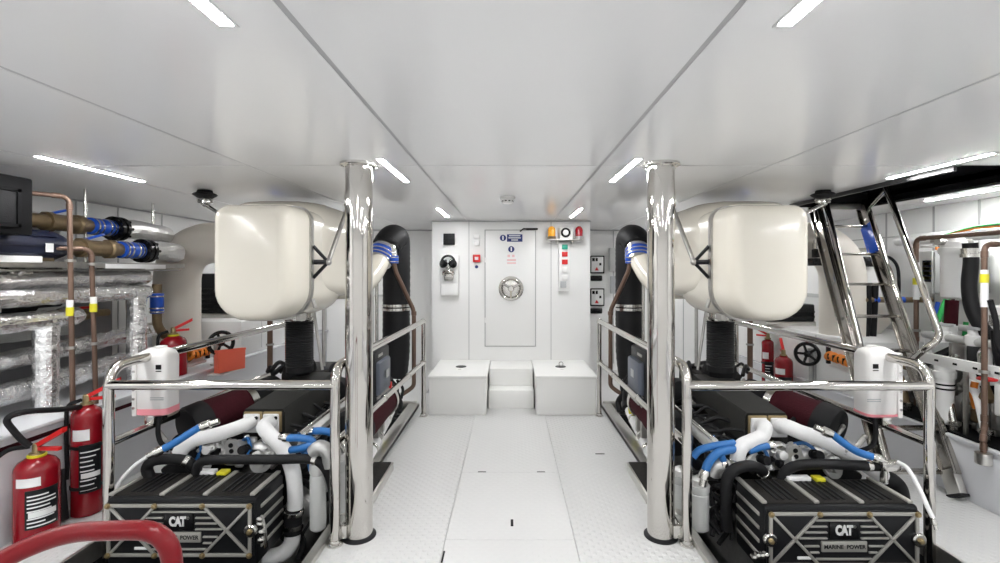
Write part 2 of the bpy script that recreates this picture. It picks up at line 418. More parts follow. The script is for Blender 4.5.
# ---------------------------------------------------------------- steps before the door
def storage_step(x0, x1, lab, ring):
    t = thing('step_box', lab, 'step box', ((x0 + x1) / 2, 5.2, 0), 'white step boxes')
    MB().box(x0 + .012, x1 - .012, 4.965, YD - .002, 0, .375, .006).build('box_body', 'step_white', t)
    MB().box(x0, x1, 4.945, YD - .002, .377, .408, .009).build('lid', 'step_white', t)
    x = (x0 + x1) / 2 - .01
    m = MB().lathe((x, 5.42, .408), (0, 0, 1), [(0, .06), (.005, .06), (.007, .05)], 24)
    h = m.build('lid_latch', 'black_gloss', t)
    if ring: MB().torus((x + .005, 5.42, .44), (0, 1, 0), .022, .005).build('ring_pull', 'dull_steel', h)
    MB().obox((x + .0, 5.27, .409), (.035, .02, .003), None, .001).build('lock_plate', 'steel_brushed', t)
storage_step(-.85, -.236, 'white step box left of the door steps with flat black latch', False)
storage_step(.262, .90, 'white step box right of the door steps with raised ring pull', True)
t = thing('door_steps', 'low white double step between the two boxes under the door', 'steps', (.01, 5.4, 0))
MB().box(-.232, .258, 5.19, YD - .002, 0, .2, .008).build('lower_step', 'step_white', t)
MB().box(-.232, .258, 5.39, YD - .002, .2, .394, .008).build('upper_step', 'step_white', t)
# ================================================================ BULKHEAD: door and what hangs on it
k = YD / FPX
def BW(px, py): return ((px - VX) * k, EYE - (py - VY) * k)
def BX(m, px0, px1, py0, py1, d0, d1, b=0):
    (x0, z1), (x1, z0) = BW(px0, py0), BW(px1, py1); m.box(x0, x1, YD - d1, YD - d0, z0, z1, b); return m
d = struct(BX(MB(), 484.6, 536, 229.6, 346.6, -.002, .006).build('door_1', 'groove'))
dp = BX(MB(), 485.6, 535, 230.6, 345.6, .006, .016, .008).build('door_leaf', 'wall_panel', d)
x, z = BW(511, 288.5)
m = MB().lathe((x, YD - .014, z), (0, -1, 0), [(0, .15), (.008, .15), (.014, .13), (.018, .04), (.03, .03)], 36); w = m.build('handle_dish', 'steel', dp)
m = MB().torus((x, YD - .075, z), (0, 1, 0), .125, .013, 40)
for a in (.5, 2.6, 4.7):
    m.tube([(x, YD - .05, z), (x + .12 * math.cos(a), YD - .075, z + .12 * math.sin(a))], .011, 8)
m.cyl((x, YD - .016, z), (x, YD - .085, z), .026); m.build('hand_wheel', 'chrome', dp)
m = MB(); a, b = BW(520, 231.5), BW(536, 229.5)
m.tube([(a[0], YD - .02, a[1]), (a[0] + .04, YD - .04, a[1] + .03), (b[0] + .01, YD - .04, b[1] + .0)], .009, 8); m.box(b[0] - .12, b[0] + .02, YD - .05, YD - .0, b[1] - .008, b[1] + .014, .004)
m.build('door_closer', 'black_gloss', d)
m = MB(); a = BW(486.5, 260); b = BW(486.5, 320)
for q in (a, b): m.cyl((q[0] - .012, YD - .016, q[1] - .03), (q[0] - .012, YD - .016, q[1] + .03), .009, n=10)
build_each(m, 'hinge', 'wall_panel', d)
# signs on the door
t = thing('safety_sign', 'dark blue rectangular sign with white lines high on the white door', 'sign', (BW(514.5, 238)[0], YD - .017, BW(514.5, 238)[1]))
BX(MB(), 507, 522.4, 234.4, 241.8, .0165, .0195).build('sign_plate', 'sign_blue', t)
m = MB()
for py, l in ((235.9, 5.6), (238.0, 6.2), (240.1, 3.4)): BX(m, 514.6 - l, 514.6 + l, py - .45, py + .45, .0195, .0205)
m.build('sign_lines', 'white_label', t)
def round_sign(px, py, r, lab):
    x, z = BW(px, py); t = thing('mandatory_sign', lab, 'sign', (x, YD - .017, z), 'round blue signs on the door')
    MB().lathe((x, YD - .0165, z), (0, -1, 0), [(0, r), (.003, r)], 24).build('sign_plate', 'sign_blue', t)
    MB().box(x - .008, x + .008, YD - .021, YD - .0195, z - .6 * r, z + .65 * r).build('pictogram', 'white_label', t)
round_sign(503, 238, .038, 'round blue sign with white bar at the left of the blue rectangle')
round_sign(511.3, 249.3, .038, 'round blue sign with white bar centred below the blue rectangle')
m = thing('warning_notice', 'small white notice with faint pink print on the door', 'notice', (BW(511.5, 259)[0], YD - .017, BW(511.5, 259)[1]))
BX(MB(), 505.5, 517.5, 253.5, 266, .0165, .018).build('notice_sheet', 'white_label', m)
q = MB(); BX(q, 507.5, 510.2, 254.8, 257.2, .018, .0188); BX(q, 512, 514.5, 254.8, 257.2, .018, .0188); BX(q, 507, 516, 259.2, 261, .018, .0188); BX(q, 507, 516, 262.4, 263.8, .018, .0188)
q.build('notice_print', 'sign_pink', m)
# left of the door
t = thing('loudspeaker', 'square black loudspeaker grille high on the bulkhead left of the door', 'loudspeaker', (BW(449, 239)[0], YD, BW(449, 245)[1]))
BX(MB(), 443.6, 455, 233.6, 245, .0, .03, .006).build('casing', 'black_paint', t)
m = MB()
for i in range(7):
    for j in range(7): BX(m, 445 + i * 1.35, 445.8 + i * 1.35, 235 + j * 1.35, 235.8 + j * 1.35, .03, .033)
m.build('grille', 'black_gloss', t)
t = thing('intercom_station', 'white intercom cabinet left of the door under black headphones', 'intercom', (BW(450, 279)[0], YD, BW(450, 296)[1]))
BX(MB(), 441.2, 459.2, 254.5, 295.5, .0, .07, .012).build('cabinet', 'wall_panel', t)
BX(MB(), 442, 458.6, 283.6, 294.8, .07, .078, .004).build('lower_door', 'wall_panel', t)
m = MB(); BX(m, 445, 454.5, 272.5, 280.5, .07, .12, .02); m.build('phone_cradle', 'steel', t)
x, z = BW(449.5, 272.3); m = MB().tube(smooth([(x - .06, YD - .12, z - .02), (x - .04, YD - .15, z + .01), (x + .04, YD - .15, z + .01), (x + .06, YD - .12, z - .02)]), .02, 10); m.build('handset', 'chrome', t)
BX(MB(), 446, 453.5, 276, 279.5, .12, .124).build('keypad', 'dull_steel', t)
x, z = BW(449.3, 262.5)
t = thing('headphones', 'black ear defenders with chrome band hung on the intercom cabinet', 'headphones', (x, YD - .12, z - .09))
m = MB()
m.tube([V((x + .078 * math.cos(a), YD - .12, z + .0 + .078 * math.sin(a))) for a in [PI * i / 14 for i in range(15)]], .014, 8); m.build('headband', 'black_gloss', t)
for s in (-1, 1):
    c = MB().lathe((x + s * .052, YD - .12, z - .018), (s * .6, -.8, 0), [(-.03, .036), (.0, .05), (.022, .05), (.034, .03)], 20); c.build('ear_cup', 'black_gloss', t)
m = MB().tube([(x - .03, YD - .1, z + .03), (x, YD - .13, z - .02), (x + .03, YD - .1, z + .03)], .01, 8); m.box(x - .03, x + .03, YD - .13, YD - .07, z - .075, z - .06, .004); m.build('hook', 'chrome', t)
t = thing('alarm_sounder', 'small white wall unit above the red call point', 'sensor', (BW(476.5, 240)[0], YD, BW(476.5, 246)[1]))
BX(MB(), 473.5, 480, 234.8, 238.8, 0, .03, .008).build('upper_cover', 'wall_panel', t); BX(MB(), 474, 479.6, 240.4, 246, 0, .035, .012).build('lens', 'white_plastic', t)
t = thing('call_point', 'red framed fire alarm call point beside the door', 'call point', (BW(476.6, 258)[0], YD, BW(476.6, 262)[1]))
BX(MB(), 473, 480.4, 254.6, 262.2, 0, .04, .008).build('frame', 'red_plastic', t); BX(MB(), 475, 478.5, 257, 260, .04, .044, .001).build('glass', 'white_plastic', t)
x, z = BW(476.6, 266.8); t = thing('round_label', 'small round blue wall sticker under the call point', 'sticker', (x, YD, z))
MB().lathe((x, YD - .0005, z), (0, -1, 0), [(0, .02), (.004, .02)], 20).build('disc', 'sign_blue', t)
# right of the door: beacons, horn, push buttons
xb, zb = BW(564, 240.2); t = thing('alarm_shelf', 'thin steel shelf carrying beacons right of the door', 'shelf', (xb, YD, zb - .02))
BX(MB(), 546.5, 580.5, 239.6, 241, 0, .16, .004).build('shelf_plate', 'steel_brushed', t)
m = MB(); BX(m, 556, 558, 241, 244, 0, .1, .002); BX(m, 571, 573, 241, 244, 0, .1, .002); build_each(m, 'bracket', 'steel_brushed', t)
def beacon(px, matk, lab):
    x, z = BW(px, 239.6); y = YD - .09; t = thing('beacon', lab, 'beacon', (x, y, z), 'rotating beacons')
    MB().lathe((x, y, z), (0, 0, 1), [(0, .052), (.03, .052), (.034, .046)]).build('base', 'bronze' if matk == 'amber' else 'dull_steel', t)
    MB().lathe((x, y, z + .034), (0, 0, 1), [(0, .045), (.075, .045), (.10, .038), (.118, .02), (.122, .004)]).build('lens', matk, t)
beacon(551, 'amber', 'amber beacon at the left end of the alarm shelf'); beacon(578, 'red_lens', 'dark red beacon at the right end of the alarm shelf')
x, z = BW(564.6, 233.3); t = thing('alarm_horn', 'white horn with black ring between the two beacons', 'horn', (x, YD - .09, z - .077))
BX(MB(), 558.5, 573, 228, 239.5, .03, .11, .02).build('casing', 'wall_panel', t)
MB().torus((x, YD - .115, z), (0, 1, 0), .046, .013, 28).build('ring', 'black_gloss', t)
MB().lathe((x, YD - .108, z), (0, -1, 0), [(0, .036), (.012, .034), (.018, .02)]).build('trumpet', 'white_plastic', t)
t = thing('push_button_box', 'tall white push button box right of the door with green and red buttons', 'switch box', (BW(564, 266)[0], YD, BW(564, 291)[1]))
BX(MB(), 558.3, 568.8, 242.5, 290.5, 0, .06, .008).build('casing', 'wall_panel', t)
for py, mk, lab in ((247.2, 'green_btn', 'green square button'), (254.4, 'red_plastic', 'upper red square button'), (262, 'red_plastic', 'lower red square button'), (270, 'white_plastic', None), (277.5, 'white_plastic', None)):
    b = BX(MB(), 561.4, 567, py - 2.4, py + 2.4, .06, .078, .004).build('button', mk, t)
    if lab: b['label'] = lab
BX(MB(), 559.8, 565.6, 281, 287.5, .06, .075, .003).build('rotary_switch', 'grey_plastic', t)
# sockets and boxes on the wall behind, right of the bulkhead
k7 = YE / FPX
def SW(px, py): return ((px - VX) * k7, EYE - (py - VY) * k7)
def SX(m, px0, px1, py0, py1, d0, d1, b=0):
    (x0, z1), (x1, z0) = SW(px0, py0), SW(px1, py1); m.box(x0, x1, YE - d1, YE - d0, z0, z1, b); return m
for py, w in ((264.5, 'upper'), (297, 'lower')):
    x, z = SW(597, py); t = thing('wall_socket', '%s white wall panel with black edge and red mark right of the bulkhead' % w, 'socket panel', (x, YE, z - .15), 'socket panels')
    SX(MB(), 589.8, 604, py - 8.8, py + 9, 0, .05, .012).build('back_box', 'black_gloss', t)
    SX(MB(), 590.8, 602.6, py - 7.6, py + 7.6, .05, .062, .006).build('cover', 'wall_panel', t)
    m = MB(); SX(m, 591.5, 594, py - 6.4, py - 3.2, .062, .07, .002); SX(m, 595, 597, py - 6.4, py - 3.2, .062, .07, .002); SX(m, 598.5, 600.5, py - 1.5, py + 1, .062, .07, .002); build_each(m, 'switch', 'black_gloss', t)
    x, z = SW(596, py + 4.5); m = MB().prism([(-.03, -.022), (.03, -.022), (0, .03)], (x, YE - .062, z), (1, 0, 0), (0, 0, 1), .003); m.build('warning_triangle', 'red_plastic', t)
    t2 = SX(MB(), 590.2, 602, py + 11, py + 16.5, 0, .03, .02).build('name_plate', 'black_gloss')
    tag(t2, 'oval black plate under the %s white wall panel' % w, 'plate', 'oval plates')
t = thing('junction_box', 'flat grey junction box on the wall beside the right black hose', 'junction box', (SW(614, 260)[0], YE, SW(614, 271)[1]))
SX(MB(), 608.5, 620, 248, 271.5, 0, .07, .008).build('casing', 'grey_box', t); SX(MB(), 609.5, 619, 249, 270.5, .07, .078, .004).build('cover', 'grey_box', t)
tag(SX(MB(), 610, 615.5, 276, 293.5, 0, .04, .008).build('switch_plate', 'grey_plastic'), 'narrow grey switch plate under the grey junction box', 'switch plate')
# ================================================================ ENGINES
def engine(s, xc, Yf, lab):
    root = thing('marine_engine', lab, 'engine', (xc, Yf + 1.0, -.70), 'marine engines')
    HW, ZT, ZB, DP = .398, .300, -.005, .31
    def E(u, v, z): return V((xc + u, Yf + v, z))
    def bx(m, u0, u1, v0, v1, z0, z1, b=0): m.box(xc + u0, xc + u1, Yf + v0, Yf + v1, z0, z1, b); return m
    # --- box shaped cooler at the front end
    h = bx(MB(), -HW, HW, 0, DP, ZB - .06, ZT, .022).build('cooler_housing', 'black_paint', root)
    m = bx(MB(), -HW + .02, HW - .02, .02, DP - .01, ZT - .01, ZT + .006, .004); m.build('top_plate', 'black_grain', h)
    m = MB()
    for u in (-.385, -.115, .115, .365): bx(m, u - .014, u + .014, .015, DP, ZT, ZT + .016, .006)
    build_each(m, 'top_rib', 'trim_silver', h)
    m = MB()
    for c in (-.25, 0, .24):
        for du in (-.05, -.018, .018, .05): bx(m, c + du - .008, c + du + .008, .05, DP - .03, ZT, ZT + .012, .004)
    build_each(m, 'dark_rib', 'black_paint', h)
    m = MB()
    for sg in (-1, 1):
        for z in (.235, .165, .095, .025): bx(m, sg * HW - .006 if sg > 0 else -HW - .006, HW + .006 if sg > 0 else -HW + .006, .04, DP - .02, z - .010, z + .010, .004)
    build_each(m, 'side_rib', 'trim_silver', h)
    fr = bx(MB(), -HW + .012, HW - .012, -.012, .002, ZB, ZT - .022, .004).build('front_plate', 'black_paint', root)
    zt, zb = ZT - .035, ZB + .012; zm = (zt + zb) / 2; Hh = zt - zb
    um = HW - .028
    def bar(m, u0, z0, u1, z1, w=.0085):
        a, b = E(u0, -.016, z0), E(u1, -.016, z1); d = b - a; ang = math.atan2(d.z, d.x)
        m.obox((a + b) / 2, (d.length, .012, w * 2), Matrix.Rotation(-ang, 3, 'Y'), .003)
    m = MB(); t1, t2 = -.125, .125
    bar(m, -um, zt, um, zt); bar(m, -um, zb, um, zb); bar(m, -um, zb, -um, zt); bar(m, um, zb, um, zt)
    bar(m, -um, zt, t1, zb, .0075); bar(m, t1, zt, -um, zb, .0075); bar(m, um, zt, t2, zb, .0075); bar(m, t2, zt, um, zb, .0075)
    build_each(m, 'lattice_bar', 'trim_silver', fr)
    m = MB()
    for i, z in enumerate((.125, .245, .36, .475, .63, .755, .88)):
        zz = zt - Hh * z
        q = abs(.5 - z) * 2; half = .125 + .12 * (1 - q) - .012
        if i in (0, 6): bar(m, -half, zz, half, zz, .0045)
        else:
            g = .085 if i < 4 else .125
            bar(m, -half, zz, -g, zz, .0045); bar(m, g, zz, half, zz, .0045)
    build_each(m, 'louvre_bar', 'trim_silver', fr)
    for u in (-um, t1, t2, um):
        for z in (zt, zb):
            p = E(u, -.02, z); MB().lathe(p, (0, -1, 0), [(0, .015), (.006, .015), (.006, .010), (.014, .009), (.016, .004)], 12).build('bolt', 'brass', fr)
    for sg in (-1, 1):
        p = E(sg * (um + .006), -.012, zm)
        b = MB().lathe(p, (0, -1, 0), [(0, .034), (.014, .034), (.02, .028), (.02, .022)], 24).build('boss', 'steel', fr)
        MB().lathe(p + V((0, -.02, 0)), (0, -1, 0), [(0, .016), (.01, .013), (.012, .004)], 6).build('boss_bolt', 'brass', b)
    bd = bx(MB(), -.075, .075, -.022, -.010, zm + .002, zt - .035, .006).build('badge', 'black_gloss', fr)
    zc = (zm + .002 + zt - .035) / 2
    text('badge_lettering', 'CAT', .066, 'letter_white', bd, E(-.004, -.0225, zc), ext=.002, off=.0035, sx=.70, spacing=.90)
    text('trade_mark', '®', .02, 'dull_steel', bd, E(.050, -.0225, zc + .018), ext=.001)
    npl = bx(MB(), -.115, .115, -.022, -.010, zm - .062, zm - .008, .004).build('name_plate', 'trim_silver', fr)
    text('plate_lettering', 'MARINE  POWER', .029, 'black_paint', npl, E(0, -.0225, zm - .035), ext=.001, off=.0006, sx=.95)
    bx(MB(), -.235, -.165, -.018, -.012, zb + .028, zb + .042, .002).build('serial_tag', 'white_label', fr)
    # --- core of the engine
    bx(MB(), -.30, .30, DP - .02, 2.15, -.55, .10, .03).build('cylinder_block', 'cast_grey', root)
    bx(MB(), -.22, .22, .3, 2.2, -.68, -.5, .04).build('oil_pan', 'black_paint', root)
    for sg in (-1, 1):
        rot = Matrix.Rotation(sg * .5, 3, 'Y')
        MB().obox(E(sg * .27, 1.2, .2), (.26, 1.5, .28), rot, .02).build('cylinder_bank', 'black_matt', root)
        for i in range(6):
            c = MB().obox(E(sg * .33, .62 + i * .25, .345), (.2, .21, .07), rot, .018).build('valve_cover', 'black_paint', root)
            m = MB()
            for a in (-.07, .07):
                for b in (-.08, .08):
                    q = rot @ V((a, b, .035)); p = E(sg * .33, .62 + i * .25, .345) + q; m.cyl(p, p + rot @ V((0, 0, .014)), .009, n=6)
            build_each(m, 'cover_bolt', 'dull_steel', c)
        m = MB()
        for i in range(9):
            p = E(sg * .44, .5 + .19 * i, .42); m.cyl(p, p + V((sg * .04, 0, .05)), .016, n=8); m.ball(p + V((sg * .045, 0, .058)), .016, n=8)
        build_each(m, 'fuel_fitting', 'dull_steel', root)
        m = MB()
        for i in range(7):
            y = .55 + .22 * i; m.tube(smooth([E(sg * .30, y, .43), E(sg * .36, y + .04, .45), E(sg * .44, y + .03, .41), E(sg * .47, y + .0, .33)]), .008, 8)
        build_each(m, 'injector_line', 'black_rubber', root)
        m = MB()
        for i in range(8):
            y = .6 + .18 * i; m.tube(smooth([E(sg * .20, y, .48), E(sg * .27, y + .06, .47 + .02 * (i % 3)), E(sg * .35, y + .10, .44), E(sg * .40, y + .17, .42)]), .011 + .004 * (i % 2), 8)
        build_each(m, 'wiring_loom', 'black_rubber', root)
        m = MB()                                   # flank: pump, starter, brackets
        m.lathe(E(sg * .40, .46, .0), (0, 1, 0), [(0, .05), (.02, .085), (.16, .085), (.19, .06), (.26, .05)], 20); m.build('raw_water_pump', 'cast_alu', root)
        m = MB().lathe(E(sg * .40, .85, -.08), (0, 1, 0), [(0, .03), (.03, .075), (.22, .075), (.25, .045), (.34, .045)], 20); m.build('starter_motor', 'black_paint', root)
        m = MB().lathe(E(sg * .41, 1.30, .02), (0, 1, 0), [(0, .07), (.03, .10), (.05, .10), (.20, .10), (.22, .08), (.25, .03)], 22); m.build('alternator', 'cast_grey', root)
        m = MB()
        for i in range(3):
            m.tube(smooth([E(sg * .36, .42 + .05 * i, .22), E(sg * (.43 + .02 * i), .48 + .1 * i, .18), E(sg * .46, .6 + .2 * i, .06), E(sg * .42, .8 + .2 * i, -.05)]), .017, 8)
        build_each(m, 'flank_hose', 'black_rubber', root)
        if sg == s: continue
        m = MB().obox(E(sg * .47, .98, .45), (.05, 1.2, .10), Matrix.Rotation(sg * .35, 3, 'Y'), .012)
        fm = m.build('water_rail', 'cast_alu', root)
        m = MB()
        for dz in (-.035, 0, .035): m.cyl(E(sg * .48 - dz * .5, .36, .475 + dz), E(sg * .48 - dz * .5, 1.56, .475 + dz), .014, n=10)
        build_each(m, 'rail_pipe', 'steel', fm)
    # heat shielded centre housing
    m = MB(); so = .14 if s < 0 else -.075; f = [(so - .135, .40), (so - .135, .575), (so - .12, .60), (so + .12, .60), (so + .135, .575), (so + .135, .40)]
    m.rings([[E(a, .58, z) for a, z in f], [E(so + (a - so) * 1.04, 1.0, z + .02) for a, z in f], [E(so + (a - so) * 1.15, 1.42, z + .06) for a, z in f]]); m.build('heat_shield', 'shield_grey', root)
    bx(MB(), -.17, .19, 1.44, 1.9, .42, .66, .03).build('rear_shield', 'black_grain', root)
    m = MB().lathe(E(.0, 1.42, .68), (0, 1, 0), [(-.10, .06), (-.06, .11), (.08, .11), (.12, .06)], 22); m.build('turbocharger', 'black_matt', root)
    for u, mm in ((-.30, 1.5), (.30, 1.45)):
        MB().lathe(E(u, mm, .50), (0, 1, 0), [(-.08, .05), (-.05, .10), (.07, .10), (.11, .05)], 20).build('turbocharger', 'black_matt', root)
    m = MB()
    for i in range(9):
        a = E(rnd.uniform(-.32, .32), rnd.uniform(1.42, 1.6), rnd.uniform(.58, .66)); b = a + V((rnd.uniform(-.15, .15), rnd.uniform(.1, .25), rnd.uniform(-.02, .06)))
        m.tube(smooth([a, a.lerp(b, .5) + V((0, 0, .05)), b]), rnd.uniform(.010, .022), 8)
    build_each(m, 'oil_line', 'black_rubber', root)
    # flanges of the coolant pipes
    for u in (so - .062, so + .062):
        g = bx(MB(), u - .06, u + .06, .558, .575, .455, .588, .012).build('gasket', 'brass', root)
        fl = bx(MB(), u - .052, u + .05, .535, .558, .458, .578, .02).build('pipe_flange', 'white_wrap', root)
        p = E(u + .035, .535, .555); MB().lathe(p, (0, -1, 0), [(0, .012), (.008, .012), (.01, .006)], 8).build('flange_bolt', 'black_gloss', fl)
    # grey castings before the shield
    q = .02 if s < 0 else .0
    m = MB().lathe(E(q, .50, .30), (0, 0, 1), [(0, .085), (.05, .085), (.055, .10), (.07, .10), (.075, .08), (.11, .06), (.12, .03)], 20); m.build('thermostat_housing', 'cast_alu', root)
    MB().tube(smooth([E(q - .05, .48, .36), E(q - .14, .46, .375), E(q - .22, .44, .35), E(q - .27, .43, .31)]), .042, 14).build('water_elbow', 'cast_alu', root)
    MB().tube(smooth([E(q + .05, .48, .36), E(q + .14, .47, .38), E(q + .22, .46, .36), E(q + .28, .44, .30)]), .048, 14).build('water_elbow', 'cast_alu', root)
    MB().lathe(E(q + .20, .40, .33), (.25, -1, .3), [(0, .05), (.02, .05), (.02, .062), (.035, .062), (.036, .03), (.06, .026)], 18).build('cover_flange', 'cast_grey', root)
    m = MB().obox(E(q - .12, .5, .32), (.16, .12, .06), Matrix.Rotation(.2, 3, 'Z'), .015); m.build('bracket_casting', 'cast_grey', root)
    for i, (u, z) in enumerate(((-.20, .37), (-.10, .40), (.12, .40), (.22, .37))):
        MB().lathe(E(u, .42, z), (.2 - .1 * i, -1, .25), [(0, .03), (.02, .03), (.02, .022), (.05, .022), (.052, .028), (.07, .026), (.072, .012)], 12).build('sensor_plug', 'cast_alu' if i % 2 else 'black_matt', root)
        bx(MB(), u - .022, u + .022, .46, .50, z - .02, z + .05, .008).build('bracket_casting', 'cast_alu', root)
    for i in range(4):
        u = -.26 + .15 * i; MB().tube(smooth([E(u, .52, .42), E(u + .06, .46, .45), E(u + .10, .41, .40), E(u + .08, .38, .33)]), .011, 8).build('pressure_line', 'cast_alu' if i % 2 else 'blue_hose', root)
    m = MB().prism([(-.07, 0), (.07, 0), (.055, .03), (.035, .10), (.015, .115), (-.015, .115), (-.035, .10), (-.055, .03)], E(.03 if s < 0 else .0, .40, .345), (1, 0, 0), (0, 0, 1), -.025)
    lb = m.build('lifting_bracket', 'cast_alu', root)
    m = MB()
    for a, b in ((0, .085), (.004, .05)): m.lathe(E((.03 if s < 0 else .0) + a, .398, .345 + b), (0, -1, 0), [(0, .014), (.004, .014)], 12)
    build_each(m, 'bracket_hole', 'black_matt', lb)
    m = MB()
    for i in range(20):
        p = E(rnd.uniform(-.3, .36), rnd.uniform(.36, .54), rnd.uniform(.31, .43)); m.lathe(p, (rnd.uniform(-1, 1), -.5, rnd.uniform(.3, 1)), [(0, .012), (.02, .018), (.04, .018), (.045, .01), (.07, .008)], 8)
    build_each(m, 'pipe_fitting', 'cast_alu', root)
    m = MB()
    for i in range(7):
        u = rnd.uniform(-.3, .3); m.obox(E(u, rnd.uniform(.40, .5), rnd.uniform(.34, .39)), (rnd.uniform(.03, .07), .05, rnd.uniform(.03, .05)), Matrix.Rotation(rnd.uniform(-.5, .5), 3, 'Z'), .006)
    build_each(m, 'connector', 'black_matt', root)
    m = MB()
    for i in range(6):
        u = -.28 + .1 * i; m.tube(smooth([E(u, .55, .40), E(u + .05, .50, .43), E(u + .1, .45, .41), E(u + .13, .42, .36)]), .006, 6)
    build_each(m, 'sensor_cable', 'white_wrap', root)
    bx(MB(), -.12, .01, DP - .05, DP - .005, ZT + .008, ZT + .03, .004).build('information_label', 'white_label', root)['label'] = 'white information label'
    bx(MB(), .03, .085, DP - .06, DP - .005, ZT + .008, ZT + .028, .004).build('warning_label', 'yellow', root)['label'] = 'yellow warning label'
    return root
def hose(name, pts, r, m, root, fit=None, clamp=(), k=6, n=14):
    """one hose or pipe of the engine with its end fittings and clamps as its own pieces"""
    p = smooth(pts, k); o = MB().tube(p, r, n).build(name, m, root)
    if fit:
        for (a, b) in fit:
            a, b = V(a), V(b); d = (b - a); MB().lathe(a, d, [(0, r * 1.0), (d.length * .25, r * 1.3), (d.length * .55, r * 1.3), (d.length * .6, r * .85), (d.length, r * .85)], 10).build('end_fitting', 'steel', o)
    for i in clamp:
        a, b = p[i], p[min(i + 1, len(p) - 1)]; d = (b - a).normalized()
        MB().lathe(a - d * .014, d, [(0, r * 1.02), (.003, r * 1.12), (.025, r * 1.12), (.028, r * 1.02)], n).build('hose_clamp', 'steel', o)
    return o
XL, XR, YL, YR = -1.733, 1.690, 2.53, 2.445
eL = engine(-1, XL, YL, 'black marine engine with white lagged pipes left of the walkway')
eR = engine(1, XR, YR, 'black marine engine with white lagged pipes right of the walkway')
# --- pipes of the left engine
fy = YL + .535
hose('coolant_pipe', [(XL + .078, fy, .53), W(242, 426, 2.98), W(228, 431, 2.95), W(211, 436, 2.91), W(194, 440, 2.88), W(182, 449, 2.86), W(177, 461, 2.85)], .042, 'white_wrap', eL, clamp=(33,), n=18)
hose('coolant_pipe', [(XL + .202, fy, .53), W(264, 427, 2.99), W(271, 436, 2.94), W(284, 450, 2.90), W(292, 468, 2.87), W(295, 490, 2.85), W(295, 512, 2.84)], .044, 'white_wrap', eL, n=18)
hose('pipe_coupling', [W(294.2, 508, 2.84), W(293.5, 520, 2.84), W(293, 534, 2.83)], .050, 'black_rubber', eL, clamp=(2, 9), n=18)
hose('coolant_pipe', [W(293, 531, 2.83), W(291, 544, 2.82), W(283, 553, 2.80), W(271, 557, 2.78), W(262, 558, 2.76)], .045, 'white_wrap', eL, n=18)
hose('elbow_hose', [W(150, 478, 2.78), W(147, 468, 2.78), W(153, 461, 2.78), W(168, 459, 2.80), W(186, 461, 2.82), W(195, 468, 2.84)], .030, 'black_rubber', eL, clamp=(24,))
hose('cross_hose', [W(196, 474, 2.80), W(199, 464, 2.79), W(210, 460, 2.78), W(240, 459.5, 2.77), (W(275, 459.5, 2.77)), W(308, 459, 2.77), W(322, 464, 2.77), W(330, 478, 2.78), W(334, 500, 2.80)], .027, 'black_rubber', eL, clamp=(32,))
hose('fuel_hose', [W(163, 449, 2.74), W(176, 442, 2.76), W(190, 433, 2.78), W(200, 427, 2.80)], .021, 'blue_hose', eL, fit=[(W(199, 427.5, 2.80), W(219, 421, 2.83)), (W(164, 448.5, 2.74), W(148, 456, 2.72))])
hose('drain_hose', [W(148, 456, 2.72), W(134, 466, 2.70), W(120, 481, 2.66), W(112, 497, 2.62)], .010, 'white_wrap', eL)
hose('fuel_hose', [W(288, 438, 2.84), W(300, 438, 2.83), W(311, 440, 2.82), W(314, 446, 2.82)], .021, 'blue_hose', eL, fit=[(W(290, 438, 2.84), W(280, 437, 2.86))])
hose('fuel_hose', [W(315, 443, 2.82), W(308, 446, 2.81), W(298, 449, 2.82), W(291, 450, 2.84)], .022, 'blue_hose', eL)
hose('fuel_hose', [W(300, 447, 2.84), W(306, 453, 2.83), W(310, 460, 2.82), W(312, 470, 2.82)], .02, 'blue_hose', eL)
hose('fuel_hose', [W(314, 431, 2.9), W(324, 431, 2.9), W(334, 434, 2.9), W(341, 442, 2.9)], .022, 'blue_hose', eL, fit=[(W(315, 431, 2.9), W(308, 434, 2.92)), (W(340, 441, 2.9), W(345, 452, 2.9))])
m = MB().tube(smooth([W(313, 452, 2.78), W(320, 447, 2.77), W(328, 452, 2.77), W(330, 466, 2.78)]), .04, 14); m.build('cast_elbow', 'cast_alu', eL)
def canister(eng, px, py0, py1, Y, r):
    a, b = W(px, py1, Y), W(px, py0, Y); h = (b - a).length
    c = MB().lathe(a, (0, 0, 1), [(0, r * .6), (.015, r), (h * .8, r), (h * .82, r * .92), (h * .86, r * 1.05), (h, r * 1.05)], 22).build('filter_canister', 'grey_box', eng)
    MB().lathe(b, (0, 0, 1), [(0, r * .9), (.03, r * .8), (.05, r * .3)], 14).build('filter_head', 'cast_alu', c)
canister(eL, 318, 462, 530, 2.80, .045); canister(eL, 340, 458, 525, 2.95, .06); canister(eL, 352, 455, 515, 3.1, .05)
m = MB()
for i in range(10):
    a = W(rnd.uniform(262, 300), rnd.uniform(520, 560), 2.9); m.tube(smooth([a, a + V((rnd.uniform(-.08, .08), .05, .07)), a + V((rnd.uniform(-.1, .1), .1, .12))]), rnd.uniform(.008, .02), 8)
build_each(m, 'lower_hose', 'black_rubber', eL)
m = MB()
for (px, py) in ((262, 522), (264, 530), (263, 538), (262, 517)): m.lathe(W(px, py, 2.52), (0, -1, 0), [(0, .012), (.02, .016), (.03, .016), (.035, .008)], 8)
m.tube([W(262, 516, 2.52), W(265, 530, 2.52), W(266, 548, 2.52)], .008, 6); build_each(m, 'sensor_fitting', 'steel', eL)
